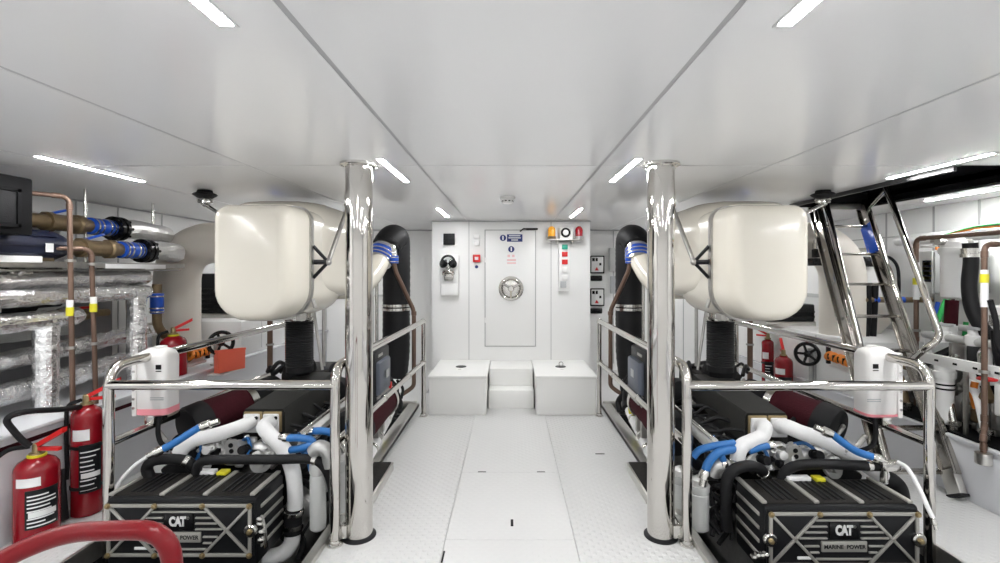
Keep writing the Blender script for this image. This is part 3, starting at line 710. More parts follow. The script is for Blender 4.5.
# --- pipes of the right engine
fy = YR + .535
hose('coolant_pipe', [(XR - .137, fy, .53), W(765, 427, 2.90), W(762, 436, 2.87), W(752, 441, 2.85), W(742, 446, 2.83), W(738, 455, 2.82), W(738, 467, 2.82)], .042, 'white_wrap', eR, clamp=(33,), n=18)
hose('coolant_pipe', [(XR - .013, fy, .53), W(788, 427, 2.90), W(800, 432, 2.87), W(820, 439, 2.84), W(846, 452, 2.82), W(866, 465, 2.80), W(885, 478, 2.80)], .044, 'white_wrap', eR, n=18)
hose('coolant_hose', [W(883, 476, 2.80), W(893, 482, 2.80), W(899, 490, 2.79), W(902, 510, 2.79)], .046, 'black_rubber', eR, n=18)
hose('elbow_hose', [W(727, 530, 2.72), W(726, 500, 2.72), W(727, 480, 2.72), W(734, 470, 2.72), W(748, 466, 2.74), W(760, 469, 2.78), W(766, 478, 2.82)], .032, 'black_rubber', eR, clamp=(33,))
hose('cross_hose', [W(781, 480, 2.76), W(787, 470, 2.75), W(800, 465, 2.74), W(825, 464, 2.73), W(850, 465, 2.73), W(878, 466, 2.73)], .028, 'black_rubber', eR, clamp=(28,))
hose('fuel_hose', [W(832, 434, 2.74), W(845, 444, 2.73), W(858, 452, 2.72), W(873, 457, 2.71)], .021, 'blue_hose', eR, fit=[(W(833, 435, 2.74), W(815, 427, 2.76)), (W(872, 456.5, 2.71), W(888, 463, 2.70))])
m = MB().obox(W(890, 466, 2.70), (.10, .05, .05), None, .01); m.cyl(W(884, 468, 2.70), W(884, 482, 2.70), .02, n=10); m.cyl(W(880, 464, 2.7), W(896, 464, 2.70), .024, n=10); m.build('hose_manifold', 'steel', eR)
hose('drain_hose', [W(898, 462, 2.68), W(908, 469, 2.62), W(920, 490, 2.52), W(928, 508, 2.45), W(934, 520, 2.42)], .011, 'white_wrap', eR, fit=[(W(933, 518, 2.42), W(936.5, 530, 2.40))])
hose('fuel_hose', [W(693, 457, 2.80), W(700, 450, 2.80), W(714, 446, 2.81), W(734, 443, 2.84)], .021, 'blue_hose', eR)
hose('fuel_hose', [W(705, 472, 2.74), W(709, 462, 2.75), W(718, 453, 2.77), W(734, 449, 2.82)], .024, 'blue_hose', eR, fit=[(W(705.5, 470, 2.74), W(702, 486, 2.73))])
hose('fuel_hose', [W(719, 452, 2.78), W(722, 457, 2.78), W(724, 463, 2.78)], .019, 'blue_hose', eR, fit=[(W(723.5, 461, 2.78), W(726, 472, 2.77))])
hose('fuel_hose', [W(749, 451, 2.82), W(758, 448, 2.82), W(768, 446, 2.83)], .021, 'blue_hose', eR, fit=[(W(767, 446, 2.83), W(780, 445, 2.85))])
hose('fuel_hose', [W(711, 436, 2.88), W(713, 441, 2.87), W(716, 446, 2.86)], .02, 'blue_hose', eR)
m = MB().tube(smooth([W(712, 474, 2.82), W(716, 466, 2.81), W(724, 466, 2.80), W(727, 476, 2.80)]), .045, 14); m.build('cast_elbow', 'cast_alu', eR)
canister(eR, 699, 484, 530, 2.78, .055); canister(eR, 680, 474, 520, 3.0, .055); canister(eR, 667, 470, 512, 3.2, .05)
m = MB()
for i in range(12):
    a = W(rnd.uniform(712, 745), rnd.uniform(500, 545), 2.78); m.tube(smooth([a, a + V((rnd.uniform(-.08, .08), .05, .07)), a + V((rnd.uniform(-.1, .1), .1, .12))]), rnd.uniform(.008, .02), 8)
build_each(m, 'lower_hose', 'black_rubber', eR)
m = MB()
for (px, py) in ((756, 553), (760, 553), (764, 552.5), (752, 555)): m.lathe(W(px, py, 2.40), (0, -1, 0), [(0, .010), (.02, .014), (.03, .014), (.035, .006)], 8)
build_each(m, 'sensor_fitting', 'steel', eR)
# --- air filters: dark red cones with black caps
def air_filter(eng, a, b, r0, r1):
    a, b = V(a), V(b); d = b - a; Ln = d.length; n = 44
    prof = [(0, r0)] + [(Ln * t / 16, r0 + (r1 - r0) * t / 16) for t in range(1, 17)]
    f = MB().lathe(a, d, prof, 32).build('air_filter', 'maroon', eng)
    MB().lathe(b, d, [(-.02, r1 + .004), (.08, r1 + .001), (.10, r1 - .012), (.105, r1 - .04)], 32).build('end_cap', 'black_rubber', f)
    MB().lathe(a, d, [(-.03, r0 + .008), (-.03, r0 + .014), (.02, r0 + .014), (.02, r0 + .004)], 32).build('clamp_band', 'steel', f)
    MB().lathe(a, d, [(-.22, r0 * .7), (-.12, r0 * .8), (-.03, r0 * .95)], 24).build('intake_neck', 'black_matt', f)
air_filter(eL, W(246, 404, 3.52), W(202, 422, 3.24), .125, .138)
air_filter(eR, W(776, 404, 3.50), W(822, 423, 3.23), .125, .138)
air_filter(eL, (-1.09, 4.05, .40), (-1.12, 3.45, .36), .135, .145)
air_filter(eR, (1.13, 4.0, .40), (1.16, 3.40, .36), .135, .145)
# lagged pipe at the walkway side of each engine
for e, s in ((eL, -1), (eR, 1)):
    hose('bilge_hose', [(s * 1.30, 3.25, .02), (s * 1.16, 3.4, .05), (s * 1.08, 3.62, .09), (s * 1.06, 3.8, .15)], .045, 'white_wrap', e, clamp=(15,), n=14)
    hose('bilge_hose', [(s * 1.06, 3.86, .17), (s * 1.06, 4.05, .20), (s * 1.07, 4.3, .24)], .04, 'white_wrap', e, clamp=(0, 8), n=14)
    hose('bilge_hose', [(s * 1.05, 4.32, .25), (s * 1.08, 4.45, .28), (s * 1.14, 4.6, .40), (s * 1.2, 4.55, .5)], .042, 'black_rubber', e, n=14)
    MB().tube(smooth([(s * 1.12, 4.2, .10), (s * 1.06, 4.18, .28), (s * 1.1, 4.16, .45), (s * 1.2, 4.1, .5)]), .03, 10).build('return_hose', 'yellow', e)['label'] = 'yellow sheathed hose'
    m = MB()
    for i in range(8):
        a = V((s * rnd.uniform(1.05, 1.25), rnd.uniform(4.3, 4.75), rnd.uniform(.05, .3))); m.tube(smooth([a, a + V((0, .06, .08)), a + V((s * .05, .03, .17))]), rnd.uniform(.012, .03), 8)
    build_each(m, 'rear_hose', 'black_rubber', e)
# ================================================================ SILENCERS, EXHAUST HOSES, RAILS
def rr_ring(cx, cz, w, h, y, rt, rb, k=7):
    """rounded rectangle standing across the engine room: top corners rt, bottom corners rb"""
    out = []
    for sx, sz, r, a in ((1, 1, rt, 0), (-1, 1, rt, PI / 2), (-1, -1, rb, PI), (1, -1, rb, 1.5 * PI)):
        for i in range(k + 1):
            t = a + PI / 2 * i / k
            out.append(V((cx + sx * (w / 2 - r) + r * math.cos(t), y, cz + sz * (h / 2 - r) + r * math.sin(t))))
    return out
def silencer(s, lab):
    cx = 1.64 if s > 0 else -1.625
    t = thing('exhaust_silencer', lab, 'silencer', (cx, 3.8, 1.15), 'cream exhaust silencers')
    zc, w, h = 1.545, .50, .75; R = []
    for y, d, rt, rb in ((2.985, .07, .06, .15), (2.992, .045, .07, .17), (3.01, .024, .08, .19), (3.05, .008, .085, .20), (3.10, .0, .09, .205), (3.30, -.006, .09, .21), (3.75, -.006, .10, .20), (3.9, -.0, .10, .20)):
        R.append(rr_ring(cx + s * .0, zc, w - 2 * d, h - 2 * d, y, rt - d * .3, rb - d * .3))
    body = MB().rings(R).build('silencer_body', 'cream', t, sharp=60)
    R = []
    for y, d in ((3.40, .075), (3.46, .05), (3.60, .025), (3.80, .008), (3.95, 0), (4.40, 0), (4.50, .03), (4.54, .09)):
        R.append(rr_ring(cx + s * .10, 1.66, .80 - 2 * d, .76 - 2 * d, y, .26 - d, .12))
    MB().rings(R).build('rear_chamber', 'cream', t, sharp=60)
    # outlet towards the walkway, turning up into the hose coupling
    p = [(cx, 4.22, 1.35), (s * 1.42, 4.25, 1.35), (s * 1.36, 4.36, 1.37), (s * 1.34, 4.56, 1.43), (s * 1.325, 4.75, 1.53), (s * 1.31, 4.87, 1.62)]
    MB().tube(smooth(p, 5), .105, 22).build('outlet_pipe', 'cream', t)
    # steel strap with triangular bracket and struts
    y = 3.30; m = MB(); ring = rr_ring(cx, zc, w + .010, h + .010, y - .025, .10, .215); ring2 = [q + V((0, .05, 0)) for q in ring]
    o1 = rr_ring(cx, zc, w + .036, h + .036, y - .025, .108, .223); o2 = [q + V((0, .05, 0)) for q in o1]
    m.rings([ring, o1, o2, ring2, ring], False); st = m.build('strap', 'dull_steel', t)
    xi = cx - s * (w / 2 + .018); a = V((xi - s * .085, 3.36, 1.555))
    m = MB(); m.tube([(xi, 3.31, 1.555), a], .017, 8)
    for dz in (.11, -.11): m.tube([(xi, 3.31, 1.555 + dz), a], .012, 8)
    m.build('bracket', 'black_paint', t)
    top = V((s * 1.235, 3.66, 1.985))
    m = MB().tube([a, top], .016, 10); m.ball(a, .024); m.ball(top, .018); m.build('strut', 'dull_steel', t)
    MB().obox((top.x, top.y, H - .058), (.05, .05, .115), None, .006).build('strut_shoe', 'steel', t)
    m = MB(); x = cx - s * .19; m.box(x - .02, x + .02, 3.26, 3.34, 1.155, 1.20, .004); m.cyl((xi - s * .0, 3.3, 1.30), (xi - s * .02, 3.3, 1.24), .014, n=8); m.build('strap_buckle', 'dull_steel', t)
    # bellows rising from the engine
    m = MB(); prof = []; z = .70; r = .10
    xb, yb = 1.665 * s, 3.80
    q = .74
    while q < 1.10: prof += [(q - .70, r), (q - .70 + .007, r + .006), (q - .70 + .014, r)]; q += .018
    m.lathe((xb, yb, .70), (0, 0, 1), [(0, r)] + prof, 26); bl = m.build('exhaust_bellows', 'black_rubber', t)
    MB().lathe((xb, yb, 1.10), (0, 0, 1), [(0, r + .006), (.012, r + .012), (.03, r + .012), (.03, r + .004), (.06, r + .004), (.07, r + .012), (.09, r + .012), (.09, r)], 26).build('clamp_band', 'steel', bl)
    m = MB(); m.tube([(xb + s * .02 - s * .14, yb - .02, 1.18), (xb - s * .20, yb - .05, .72)], .012, 8); m.tube([(xb - s * .19, yb, 1.20), (xb - s * .19, yb, .74)], .014, 8); build_each(m, 'support_rod', 'dull_steel', t)
    return t
silencer(-1, 'big cream exhaust silencer hung over the left engine'); silencer(1, 'big cream exhaust silencer hung over the right engine')
# cream ducts from the silencers to the hull
def duct(s, lab):
    x, y, r = s * 3.215, 4.64, .195
    t = thing('exhaust_duct', lab, 'duct', (x, y, .5 if s < 0 else .88), 'cream ducts')
    p = bend([(x, y, .607 if s < 0 else .881), (x, y, 1.765), (s * 2.15, y, 1.765)], .40, 14)
    MB().tube(resample(p, .12), r, 32).build('duct_pipe', 'cream_duct', t, sharp=60)
    if s > 0:
        p = W(816, 262, 4.40); m = MB().obox(p, (.14, .12, .07), None, .012); m.obox(p + V((.02, 0, .08)), (.08, .08, .08), None, .01); m.tube([p, V((2.9, 4.55, 1.60))], .02, 8); m.build('flap_valve', 'black_gloss', t)
        MB().lathe(p + V((0, 0, .12)), (0, 0, 1), [(0, .03), (.05, .03), (.055, .02), (.08, .02)], 12).build('valve_motor', 'steel', t)
    MB().lathe((s * 2.27, y, 1.765), (-s, 0, 0), [(0, r - .005), (0, r + .008), (.04, r + .008), (.04, r + .014), (.08, r + .014), (.08, r + .008), (.125, r + .008), (.125, r - .002)], 32).build('coupling_sleeve', 'blue_silicone', t)
duct(-1, 'wide cream elbow duct between the lagged pipes and the left silencer'); duct(1, 'wide cream elbow duct behind the boarding ladder')
# rubber mounts on the ceiling with their struts
def mount(px, py, s, lab):
    Y = 288 / (VY - py + 6) ; Y = 3.62; x = (px - VX) * Y / FPX
    t = thing('ceiling_mount', lab, 'mount', (x, Y, H), 'rubber ceiling mounts')
    MB().lathe((x, Y, H), (0, 0, -1), [(0, .05), (.018, .055), (.024, .075), (.034, .085), (.042, .075), (.055, .055), (.06, .04)], 26).build('rubber_pad', 'black_rubber', t)
    m = MB().lathe((x, Y, H - .06), (0, 0, -1), [(0, .05), (.012, .055), (.02, .03), (.035, .03)], 16); m.obox((x, Y, H - .085), (.10, .03, .02), None, .004); m.build('mount_plate', 'steel', t)
    m = MB(); e = V((s * 1.87, 3.34, 1.79)); m.tube([(x, Y - .01, H - .10), e], .013, 10); m.ball((x, Y - .01, H - .10), .022); m.build('strut', 'steel', t)
mount(205, 192, -1, 'black rubber mount on the ceiling left of the left silencer'); mount(823, 189, 1, 'black rubber mount on the ceiling by the dark hatch')
# black exhaust hoses arching down beside the walkway
def riser(s, lab):
    xc = 1.215 if s < 0 else 1.275; Y = 5.12; r = .142
    t = thing('exhaust_hose', lab, 'hose', (s * xc, Y, .30), 'black exhaust hoses')
    a, b = V((s * 1.308, 4.88, 1.63)), V((s * (xc + .05), 4.97, 1.77))
    d = (b - a).normalized()
    p = [a + d * .13, b, (s * (xc + .02), 5.02, 1.825), (s * xc, 5.09, 1.83), (s * xc, 5.135, 1.76), (s * xc, 5.14, 1.60), (s * xc, 5.14, 1.3), (s * xc, 5.13, .9), (s * xc, 5.11, .6), (s * (xc + .02), 5.07, .36)]
    pp = resample(smooth(p, 8), .03)
    rr = [r + (.003 if i % 2 else 0) for i in range(len(pp))]
    MB().tube(pp, rr, 26).build('hose', 'black_rubber', t, sharp=50)
    MB().lathe(a - d * .06, d, [(0, .108), (.002, .125), (.23, .125), (.232, .10)], 28).build('coupling_pipe', 'steel', t)
    c = MB().lathe(a - d * .025, d, [(0, .126), (.005, .134), (.12, .134), (.125, .126)], 28).build('coupling_sleeve', 'blue_silicone', t)
    m = MB()
    for q in (-.012, .03, .075): m.lathe(a + d * q, d, [(0, .134), (.002, .1385), (.014, .1385), (.016, .134)], 28)
    build_each(m, 'coupling_clamp', 'steel', c)
    i = min(range(len(pp)), key=lambda j: abs(pp[j].z - 1.10))
    m = MB()
    for dz in (.0, .04): m.lathe(pp[i] + V((0, 0, dz)), (0, 0, -1), [(0, r + .002), (.002, r + .010), (.03, r + .010), (.032, r + .002)], 28)
    build_each(m, 'hose_clamp', 'steel', t)
    m = MB(); m.tube([(s * 1.36, 4.90, 1.5), (s * 1.36, 4.90, .75)], .016, 10); m.tube([(s * 1.40, 4.84, 1.38), (s * 1.40, 4.84, .75)], .012, 8); build_each(m, 'support_rod', 'steel', t)
    return t
riser(-1, 'thick black hose arching down beside the left handrail'); riser(1, 'thick black hose arching down beside the right handrail')
def vent_pipe(s, lab):
    xv = .995 if s < 0 else 1.04; x0 = 1.175 if s < 0 else 1.215
    t = thing('copper_pipe', lab, 'pipe', (s * xv, 4.97, .25), 'copper pipes beside the walkway')
    p = bend([(s * x0, 4.86, 1.64), (s * (x0 - .01), 4.86, 1.50), (s * xv, 4.97, 1.08), (s * xv, 4.97, .30), (s * (xv + .05), 4.95, .26), (s * (xv + .12), 4.92, .22)], .05, 5)
    MB().tube(p, .022, 14).build('pipe', 'copper', t)
    m = MB().tube(smooth([(s * (x0 + .09), 4.93, 1.70), (s * (x0 + .06), 4.89, 1.745), (s * (x0 + .02), 4.865, 1.73), (s * x0, 4.86, 1.63)], 6), .036, 16); m.build('elbow', 'steel', t)
    c = MB().lathe((s * x0, 4.86, 1.645), (0, 0, -1), [(0, .038), (.003, .046), (.075, .046), (.078, .038)], 18).build('coupling_sleeve', 'blue_silicone', t)
    m = MB()
    for q in (.012, .055): m.lathe((s * x0, 4.86, 1.645 - q), (0, 0, -1), [(0, .046), (.001, .049), (.01, .049), (.011, .046)], 18)
    build_each(m, 'coupling_clamp', 'steel', c)
    m = MB(); m.lathe((s * xv, 4.97, 1.03), (0, 0, 1), [(0, .0225), (.002, .027), (.04, .027), (.042, .0225)], 14); m.build('pipe_union', 'copper', t)
vent_pipe(-1, 'slim copper pipe running down in front of the left black hose'); vent_pipe(1, 'slim copper pipe running down in front of the right black hose')
# control boxes on the engines' walkway side
def control_box(s, lab):
    x = 1.06 * s; y0, y1 = 3.62, 3.95
    t = thing('control_box', lab, 'control box', (x, 3.78, .5), 'engine control boxes')
    MB().box(x - .05, x + .05, y0 - .05, y1 + .06, .50, .88, .015).build('back_frame', 'black_paint', t)
    lid = MB().box(x - s * .05 - .045, x - s * .05 + .03, y0, y1, .545, .80, .02).build('lid', 'blue_grey', t)
    MB().box(x - s * .098 - .002, x - s * .098 + .002, y0 + .12, y0 + .2, .66, .72).build('lid_emblem', 'grey_plastic', lid)
    m = MB()
    for i in range(6): m.lathe((x - s * .05, y0 + .03 + .055 * i, .535), (-s * .6, 0, -1), [(0, .02), (.03, .02), (.035, .012), (.07, .012)], 8)
    build_each(m, 'cable_gland', 'dull_steel', t)
    MB().box(x - s * .07 - .012, x - s * .07 + .012, y1 - .0, y1 + .035, .52, .575, .004).build('red_plug', 'red_plastic', t)
    m = MB(); m.box(x - .045, x + .045, y0 + .08, y0 + .12, .2, .50, .004); m.box(x - .045, x + .045, y1 - .1, y1 - .06, .2, .50, .004); build_each(m, 'mounting_leg', 'dull_steel', t)
    m = MB(); m.box(x - s * .053 - .003, x - s * .053 + .003, y0 + .05, y0 + .17, .83, .85); m.build('label_plate', 'dull_steel', t)
control_box(-1, 'grey lidded control box behind the left handrail'); control_box(1, 'grey lidded control box behind the right handrail')
# ---------------------------------------------------------------- steel rails round the engines
def rail(s, xi, xr, xo, zb, lab, ye_o):
    r = .0265; yf, ye = 2.62, 4.93; zt, zm = .972, .552
    t = thing('guard_rail', lab, 'guard rail', (s * (xi + xo) / 2, 2.62, 0), 'steel guard rails')
    def T(nm, pts, rad=.12, rr=r, n=18): return MB().tube(bend([(s * a, b, c) for a, b, c in pts], rad, 8), rr, n).build(nm, 'chrome', t)
    T('inner_top_rail', [(xi, yf, .012), (xi, yf, zt), (xr, ye, zt)]); T('outer_top_rail', [(xo, yf, -.10), (xo, yf, zt), (xo, ye_o, zt)])
    T('front_bar', [(xi, yf, zb), (xo, yf, zb)])
    T('inner_middle_rail', [(xi, yf, zm), (xr, ye, zm)], rr=.023); T('outer_middle_rail', [(xo, yf, zm), (xo, ye_o, zm)], rr=.023)
    T('rear_post', [(xr - .004, ye, .012), (xr - .004, ye, zt + .02)], rr=.022); T('rear_post', [(xo, ye_o, -.1), (xo, ye_o, zt - .02)], rr=.022)
    m = MB()
    for a, b in ((xi, yf), (xr - .004, ye)): m.lathe((s * a, b, 0), (0, 0, 1), [(0, .042), (.008, .042), (.012, .03), (.03, .03)], 22)
    build_each(m, 'foot_flange', 'steel', t)
    m = MB()
    for z in (zt, zm): m.ball((s * xr, ye, z), .032); m.ball((s * xo, ye_o, z), .03)
    for y in (3.55, 4.3): m.ball((s * (xi + (xr - xi) * (y - yf) / (ye - yf)), y, zm), .028, n=10)
    build_each(m, 'rail_joint', 'steel', t)
    m = MB().box(s * xi - .028, s * xi + .028, yf + .0, yf + .16, .012, .085, .004); m = m.box(min(s * .9, s * xi), max(s * .9, s * xi), yf + .02, yf + .05, .02, .09, .004); m.build('foot_bracket', 'steel', t)
rail(-1, .955, .892, 2.19, .872, 'polished rail frame enclosing the left engine', 4.72); rail(1, .966, .922, 2.29, .868, 'polished rail frame enclosing the right engine', 4.86)
# raised tread boxes beside the pillars
for s, lab in ((-1, 'low black topped tread box behind the left pillar'), (1, 'low black topped tread box behind the right pillar')):
    t = thing('tread_box', lab, 'tread box', (s * .95, 3.3, 0), 'tread boxes')
    x0, x1 = sorted((s * .872, s * 1.03))
    MB().box(x0, x1, 2.98, 3.60, 0, .062, .006).build('box_rim', 'steel_brushed', t); MB().box(x0 + .014, x1 - .014, 3.0, 3.585, .06, .068, .003).build('tread_mat', 'black_grain', t)
# white header tanks hung on the outer rails
def header(s, x, Y, w, zb, zt, flip, lab):
    t = thing('header_tank', lab, 'header tank', (x, Y, zb), 'white header tanks')
    R = []
    for z, d in ((zb, .03), (zb + .012, .01), (zb + .03, 0), (zt - .05, 0), (zt - .02, .012), (zt, .04)):
        R.append([V((x + a, Y + b, z)) for a, b in rrect(w - 2 * d, .15 - 2 * d, .035)])
    b = MB().rings(R).build('tank_body', 'tank_plastic', t, sharp=50)
    R = []
    for z, d in ((zb - .004, .02), (zb + .01, -.003), (zb + .045 if s < 0 else zb + .02, -.003)):
        R.append([V((x + a, Y + c, z)) for a, c in rrect(w - 2 * d, .15 - 2 * d, .038)])
    MB().rings(R).build('coolant_band', 'coolant_pink', b)['label'] = 'pink coolant showing at the bottom of the tank'
    xs = x + s * (w / 2 + .006)
    fl = MB().box(xs - .014, xs + .014, Y - .07, Y + .02, zb + .0, zt - .03, .004).build('side_flange', 'tank_plastic', t)
    m = MB()
    for i in range(7): m.lathe((xs, Y - .07, zb + .05 + i * .055), (0, -1, 0), [(0, .008), (.006, .008)], 10)
    build_each(m, 'flange_bolt', 'steel', fl)
    m = MB().lathe((x - s * .0, Y + .02, zt - .012), (0, 0, 1), [(0, .03), (.012, .034), (.018, .034), (.02, .028)], 20); m.build('filler_cap', 'white_plastic', t)
    m = MB(); xl = x - s * .055; m.box(xl - .016, xl + .016, Y - .078, Y - .074, zt - .12, zt - .092); m.box(xl - .016, xl + .016, Y - .078, Y - .074, zt - .134, zt - .129); m.build('label_print', 'black_matt', b)
    m = MB()
    for dz in (0, .012): m.box(xl - .05, xl + .03, Y - .078, Y - .074, zb + .10 + dz, zb + .105 + dz)
    m.build('level_print', 'grey_plastic', b)
    m = MB(); xr = s * (2.19 if s < 0 else 2.29); m.box(xr - .03, xr + .03, Y - .06, Y + .06, zb - .05, zb + .0, .004); m.box(xr - .012, xr + .012, Y - .03, Y + .03, zb - .08, zb - .04); m.build('clamp_bracket', 'steel', t)
    m = MB().tube(smooth([(x + .02 * s * -1, Y - .02, zb), (x - s * .02, Y - .03, zb - .12), (x - s * .06, Y - .02, zb - .2), (x - s * .2, Y + .05, zb - .26), (x - s * .4, Y + .1, zb - .3)]), .014, 10); m.build('outlet_hose', 'black_rubber', t)
header(-1, W(152.5, 0, 2.92).x, 2.97, .185, .615, 1.02, 1, 'white header tank with pink bottom on the rail beside the left engine')
header(1, W(881.5, 0, 2.92).x, 2.97, .19, .605, 1.025, 0, 'white header tank on the rail before the boarding ladder')
# ================================================================ FIRE EXTINGUISHERS
def extinguisher(c, r, h, lab, hose=None, face=None, group=None, lever=.7, straps=False, labels=True, horn=None, yaw=0):
    c = V(c); t = thing('fire_extinguisher', lab, 'fire extinguisher', c, 'fire extinguishers')
    cyl = MB().lathe(c, (0, 0, 1), [(0, r * .9), (.006, r), (h - r * .75, r), (h - r * .55, r * .97), (h - r * .3, r * .82), (h - r * .1, r * .5), (h, r * .26), (h + .015, r * .24)], 36).build('cylinder', 'red_paint', t)
    top = c + V((0, 0, h + .012))
    MB().lathe(top, (0, 0, 1), [(-.012, .034), (.004, .034), (.006, .022), (.05, .02), (.055, .014)], 16).build('valve', 'brass', t)
    MB().lathe(top, (0, 0, 1), [(-.02, r * .42), (-.008, r * .45), (-.004, r * .3)], 18).build('neck_ring', 'yellow' if h < .5 else 'red_paint', t)
    rz = Matrix.Rotation(yaw, 3, 'Z')
    def L(x, y, z): return top + rz @ V((x, y, z))
    q = min(1, r / .08) * (.75 if h < .4 else 1); m = MB().rings([[L(q * a, b, .04 + .55 * q * a + c) for b, c in ((-.013, -.013), (.013, -.013), (.013, .013), (-.013, .013))] for a in (-.01, .05, .12, .18)]); m.build('operating_lever', 'red_plastic', t)
    m = MB().rings([[L(q * a, b, .025 + .05 * q * a + c) for b, c in ((-.011, -.009), (.011, -.009), (.011, .009), (-.011, .009))] for a in (-.01, .06, .15)]); m.build('carry_handle', 'red_plastic', t)
    if labels:
        a = math.atan2(-c.y, -c.x) if face is None else face
        if h > .3:
            MB().arc(c, r, a - .95, a + .15, h * .70, h * .80).build('instruction_label', 'white_label', cyl)['label'] = 'white inspection label'
            pl = MB().arc(c, r, a - .5, a + 1.0, h * .22, h * .66).build('type_label', 'black_paint', cyl)
            m = MB(); R = random.Random(int(h * 1000))
            for i in range(9):
                z = h * (.25 + .043 * i); 
                if i == 3: m.arc(c, r + .0015, a - .35, a + .85, z - .014, z + .016, n=8); continue
                m.arc(c, r + .0015, a - .40, a + R.uniform(.3, .85), z - .003, z + .004, n=8)
            m.build('label_print', 'white_label', pl)
        else:
            MB().arc(c, r, a - .5, a + .6, h * .5, h * .75).build('instruction_label', 'white_label', cyl)
    if straps:
        m = MB()
        for z in (h * .25, h * .62): m.lathe(c + V((0, 0, z)), (0, 0, 1), [(0, r), (.001, r + .005), (.018, r + .005), (.019, r)], 32)
        build_each(m, 'mounting_strap', 'black_rubber', t)
    if hose:
        p = smooth(hose, 7); ho = MB().tube(p, .012, 10).build('discharge_hose', 'black_rubber', t)
        if horn:
            a, b = V(horn[0]), V(horn[1]); d = b - a; n = d.length
            MB().lathe(a, d, [(-.03, .012), (-.02, .018), (0, .018), (.02, .014), (n * .4, .022), (n, .042)], 18).build('discharge_horn', 'black_rubber', ho)
    return t
c1 = V(((37 - VX) * 2.66 / FPX, 2.66, 0)); c2 = V(((87 - VX) * 2.97 / FPX, 2.97, 0))
extinguisher(c1, .097, .475, 'short wide red extinguisher on the floor, nearest at the left edge', yaw=-.15,
    hose=[c1 + V((-.02, -.02, .53)), c1 + V((-.10, -.07, .52)), c1 + V((-.17, -.11, .42)), c1 + V((-.165, -.14, .25)), c1 + V((-.13, -.16, .12))], horn=(c1 + V((-.13, -.16, .12)), c1 + V((-.11, -.17, .0))))
extinguisher(c2, .078, .665, 'tall slim red extinguisher strapped upright against the left ledge', yaw=.25, straps=True,
    hose=[c2 + V((-.02, -.02, .70)), c2 + V((-.09, -.03, .66)), c2 + V((-.10, -.03, .5)), c2 + V((-.095, -.03, .3)), c2 + V((-.09, -.04, .22))], horn=(c2 + V((-.10, -.05, .26)), c2 + V((-.055, -.12, .012))))
m = MB().tube(smooth([W(30, 446, 2.62), W(22, 440, 2.60), W(13, 430, 2.58), W(7, 421, 2.56), W(13, 415, 2.58), W(32, 411, 2.66), W(60, 409.5, 2.80), W(80, 407, 2.93)]), .016, 12)
tag(m.build('pressure_hose', 'black_rubber'), 'black hose looping from the near extinguisher over the left ledge', 'hose')
e3 = V((-2.86, 4.08, .607)); extinguisher(e3, .098, .34, 'red extinguisher on the left ledge in front of the cream duct', hose=[e3 + V((-.01, -.05, .38)), e3 + V((-.06, -.09, .34)), e3 + V((-.05, -.11, .2)), e3 + V((-.045, -.1, .1))], yaw=.5, labels=False)
extinguisher((2.91, 5.42, 0), .062, .72, 'tall thin red extinguisher standing by the right locker', yaw=2.8, straps=True, labels=True)
extinguisher((2.86, 5.02, 0), .088, .60, 'wide red extinguisher next to the handwheel on the right', yaw=1.2, labels=True)
# ================================================================ LEFT SIDE
def foil(pts, r, m='foil', name='lagged_pipe', label='', parent=None, jit=.035, seed=1):
    o = MB().tube(resample(pts, .03), r, 16, jit=jit, seed=seed)
    return o.build(name, m, parent, label or None, sharp=14 if jit > .02 else 80)
def lagged(pts_list, r, lab, seed):
    a = pts_list[0][0]; t = thing('lagged_pipe', lab, 'pipe', V(a), 'foil lagged pipes')
    names = ['pipe_run', 'branch']
    for i, p in enumerate(pts_list):
        foil(p, r[i] if isinstance(r, tuple) else r, 'foil', names[min(i, 1)], '', t, .085 if i == 0 else .055, seed + i)
    return t
xp = -3.18
def LP(px, py, x): return W(px, py, x * FPX / (px - VX))           # a point on the plane that runs along the hull at x
lagged([bend([(-3.02, 1.7, 1.415), (-3.02, 4.0, 1.44), (-3.3, 4.2, 1.44)], .12)], .058, 'thick foil lagged pipe running above its twin, top of the foil row', 3)
lagged([bend([(-2.90, 2.5, 1.335), (-2.90, 3.85, 1.325), (-3.2, 4.05, 1.325)], .1), [(-2.90, 3.727, 1.30), (-2.90, 3.727, .61)]], (.052, .066), 'foil lagged pipe with a downward branch by the cream duct', 11)
lagged([bend([(-2.93, 1.7, 1.175), (-2.93, 3.26, 1.19), (-3.12, 3.36, 1.19)], .06), [(-2.93, 3.03, 1.15), (-2.93, 3.03, .63)]], (.055, .066), 'foil lagged pipe ending near the yellow tags with a thick drop', 21)
lagged([[(-3.12, 2.0, .90), (-3.10, 4.15, .985)]], .058, 'foil lagged pipe behind the copper pipes at middle height', 31)
lagged([[(-3.08, 2.2, .715), (-3.08, 4.0, .78)]], .07, 'lowest foil lagged pipe lying close to the left ledge', 41)
lagged([[(-3.45, 2.2, 1.12), (-3.45, 3.7, 1.10)]], .05, 'thin foil lagged pipe at the back against the left hull', 51)
